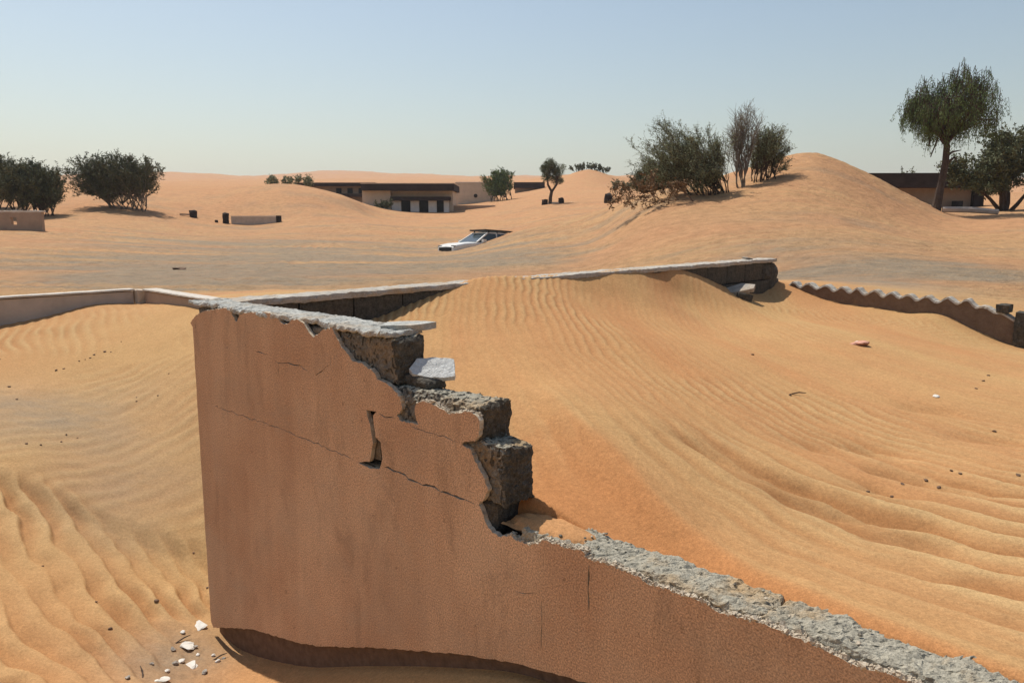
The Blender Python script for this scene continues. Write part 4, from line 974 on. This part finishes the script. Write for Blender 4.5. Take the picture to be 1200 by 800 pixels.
# ------------------------------------------------------------------ small stones and rubble
R = random.Random(99)
def stone(name, px, py, size, m, label, cat, group=None, fl=.6, Yg=None):
    # walk along the view column until the ground is met
    a, b = ray(px, py); ys = np.exp(np.linspace(math.log(1.5), math.log(60), 700)); z, _, _, s_, off_, _ = field(a * ys, ys)
    hit = np.where(z > b * ys)[0]; Y_ = ys[hit[0]] if len(hit) else ys[-1]; q = Vector((a * Y_, Y_, gz(a * Y_, Y_)))
    bm = bmesh.new(); bmesh.ops.create_icosphere(bm, subdivisions=2, radius=size * .5); sdv = R.uniform(0, 50)
    for v in bm.verts:
        v.co += noise.noise_vector(v.co / size * 1.6 + Vector((sdv, 0, 0))) * size * (.28 if fl >= .4 else .45); v.co.z *= fl; v.co.x *= 1.25
    return tag(bm_obj(name, bm, m, None, q + Vector((0, 0, size * fl * .25)), (R.uniform(-.2, .2), R.uniform(-.2, .2), R.uniform(0, 6))), label, cat, group)
LEFT = {
 ('small dark pebble in the row high on the left sand slope below the white wall', 'dark pebbles in the row below the white wall'): ((66, 435, 5), (75, 433, 4), (93, 425, 4), (100, 422, 3), (106, 420, 4), (110, 417, 5), (123, 414, 5), (130, 413, 3)),
 ('small dark pebble in the short row halfway down the left sand slope', 'dark pebbles in the row halfway down the left slope'): ((31, 521, 4), (48, 521, 3), (72, 518, 4), (91, 514, 3), (78, 512, 3)),
 ('dark pebble at the left edge, upper of two below the pebble row', None): ((11, 454, 5),), ('dark pebble at the left edge, lower of two below the pebble row', None): ((20, 469, 4),),
 ('dark pebble highest at the left edge under the white wall', None): ((0, 422, 4),), ('tiny dark pebble topmost on the left slope, above the pebble row', None): ((142, 401, 3),),
 ('tiny dark pebble left of the tall wall, upper of a close pair', None): ((160, 466, 3),), ('tiny dark pebble left of the tall wall, lower of a close pair', None): ((160, 473, 3),),
 ('tiny dark pebble just right of the close pair near the tall wall', None): ((185, 465, 3),), ('tiny dark pebble alone near the upper left edge of the tall wall', None): ((198, 439, 3),),
 ('dark pebble on the large ripples straight above the white flakes', None): ((184, 705, 5),), ('dark pebble touching the foot of the tall wall edge', None): ((243, 690, 4),),
 ('dark pebble between two large ripples left of the white flakes', None): ((130, 740, 4),), ('tiny dark pebble on the large ripples, far left of the white flakes', None): ((113, 707, 3),),
 ('tiny dark pebble highest on the large ripples at the left edge', None): ((50, 664, 3),), ('tiny dark pebble beside the tall wall edge above the foot', None): ((227, 650, 3),)}
for (l_, g_), ps in LEFT.items():
    for px, py, w_ in ps: stone('pebble', px, py, w_ * .0048, M_stone, l_, 'stone', g_)
for px, py, w_, l in ((234, 735, 15, 'white plaster flake nearest the lower left corner of the broken wall'), (220, 757, 16, 'white pointed plaster flake on the brown rubble patch'),
                   (224, 782, 13, 'pale flat flake low in the rubble by the wall corner'), (189, 797, 12, 'pale flake at the bottom edge left of the wall corner')):
    stone('plaster_flake', px, py, w_ * .0052, M_flake, l, 'rubble', fl=.25)
for px, py in ((203, 762), (214, 742), (232, 768), (255, 776), (262, 772), (250, 768), (205, 778), (196, 787), (240, 790), (213, 775), (228, 760), (178, 780), (150, 797)):
    stone('rubble_bit', px, py, R.uniform(.015, .035), R.choice([M_stone, M_rock, M_flake]), 'small bit of rubble on the brown patch by the wall corner', 'rubble', 'bits of rubble by the wall corner')
def twig(px, py, ln, ang, label):
    a, b = ray(px, py); ys = np.exp(np.linspace(math.log(1.5), math.log(60), 700)); z = field(a * ys, ys)[0]; Y_ = ys[np.where(z > b * ys)[0][0]]
    q = Vector((a * Y_, Y_, gz(a * Y_, Y_) + .012)); d_ = Vector((math.cos(ang), math.sin(ang), .12)); mb = MB(); mb.tube([-d_ * ln / 2, Vector((.004, .006, .006)), d_ * ln / 2], [.004, .0045, .002], 5)
    tag(mb.build('twig', M_bark, None, q), label, 'twig')
twig(166, 790, .13, 2.1, 'dark forked twig on the rubble at the bottom left'); twig(215, 752, .10, .9, 'thin dark twig behind the white pointed flake'); twig(258, 772, .09, .8, 'short dark twig close to the wall shadow')
twig(936, 463, .09, -.3, 'thin twig trailing from a dark pebble on the inner sand')
st = stone('brick_piece', 1009, 405, .13, M_brick, 'pinkish broken brick piece lying on the inner sand at right', 'brick', fl=.4)
stone('plaster_flake', 1006, 403, .06, M_flake, 'tiny white flake on top of the pinkish brick piece', 'rubble', fl=.5)
for px, py, l_ in ((882, 416, 'dark pebble alone on the inner sand below the tilted grey slab'), (926, 463, 'dark pebble at the left end of the thin twig on inner sand'),
                 (1152, 447, 'dark pebble, middle of the three near the scalloped wall end'), (1158, 441, 'dark pebble, upper of the three near the scalloped wall end'), (1144, 456, 'dark pebble, lower of the three near the scalloped wall end'),
                 (1165, 506, 'dark pebble alone at the far right of the inner sand'), (1193, 559, 'dark pebble at the very right edge of the inner sand')):
    stone('pebble', px, py, .020, M_stone, l_, 'stone')
for px, py in ((1017, 577), (1045, 582), (1115, 553), (1125, 556), (1085, 565), (1057, 569), (1100, 574)): stone('pebble', px, py, .017, M_stone, 'small dark pebble in the loose cluster at the right of the inner sand', 'stone', 'pebble cluster on the inner sand')
stone('plaster_flake', 1097, 465, .04, M_flake, 'small white flake alone on the inner sand at right', 'rubble', fl=.4)
stone('clod', 206, 316, .22, M_stone, 'left one of two dark clods on the grey flat behind the white wall', 'stone', fl=.35)
stone('clod', 213, 316, .22, M_stone, 'right one of two dark clods on the grey flat behind the white wall', 'stone', fl=.35)

# ------------------------------------------------------------------ desert haze
hm_ = bpy.data.materials.new('haze'); hm_.use_nodes = True; nt = hm_.node_tree; nt.nodes.remove(nt.nodes['Principled BSDF'])
pv = nt.nodes.new('ShaderNodeVolumePrincipled'); pv.inputs['Color'].default_value = (.94, .975, 1, 1); pv.inputs['Density'].default_value = .00028; pv.inputs['Anisotropy'].default_value = .2
nt.links.new(pv.outputs[0], nt.nodes['Material Output'].inputs['Volume'])
mb = MB(); mb.box(-2300, 2300, -2300, 2300, -60, 130); hz = mb.build('haze', hm_); hz['kind'] = 'stuff'
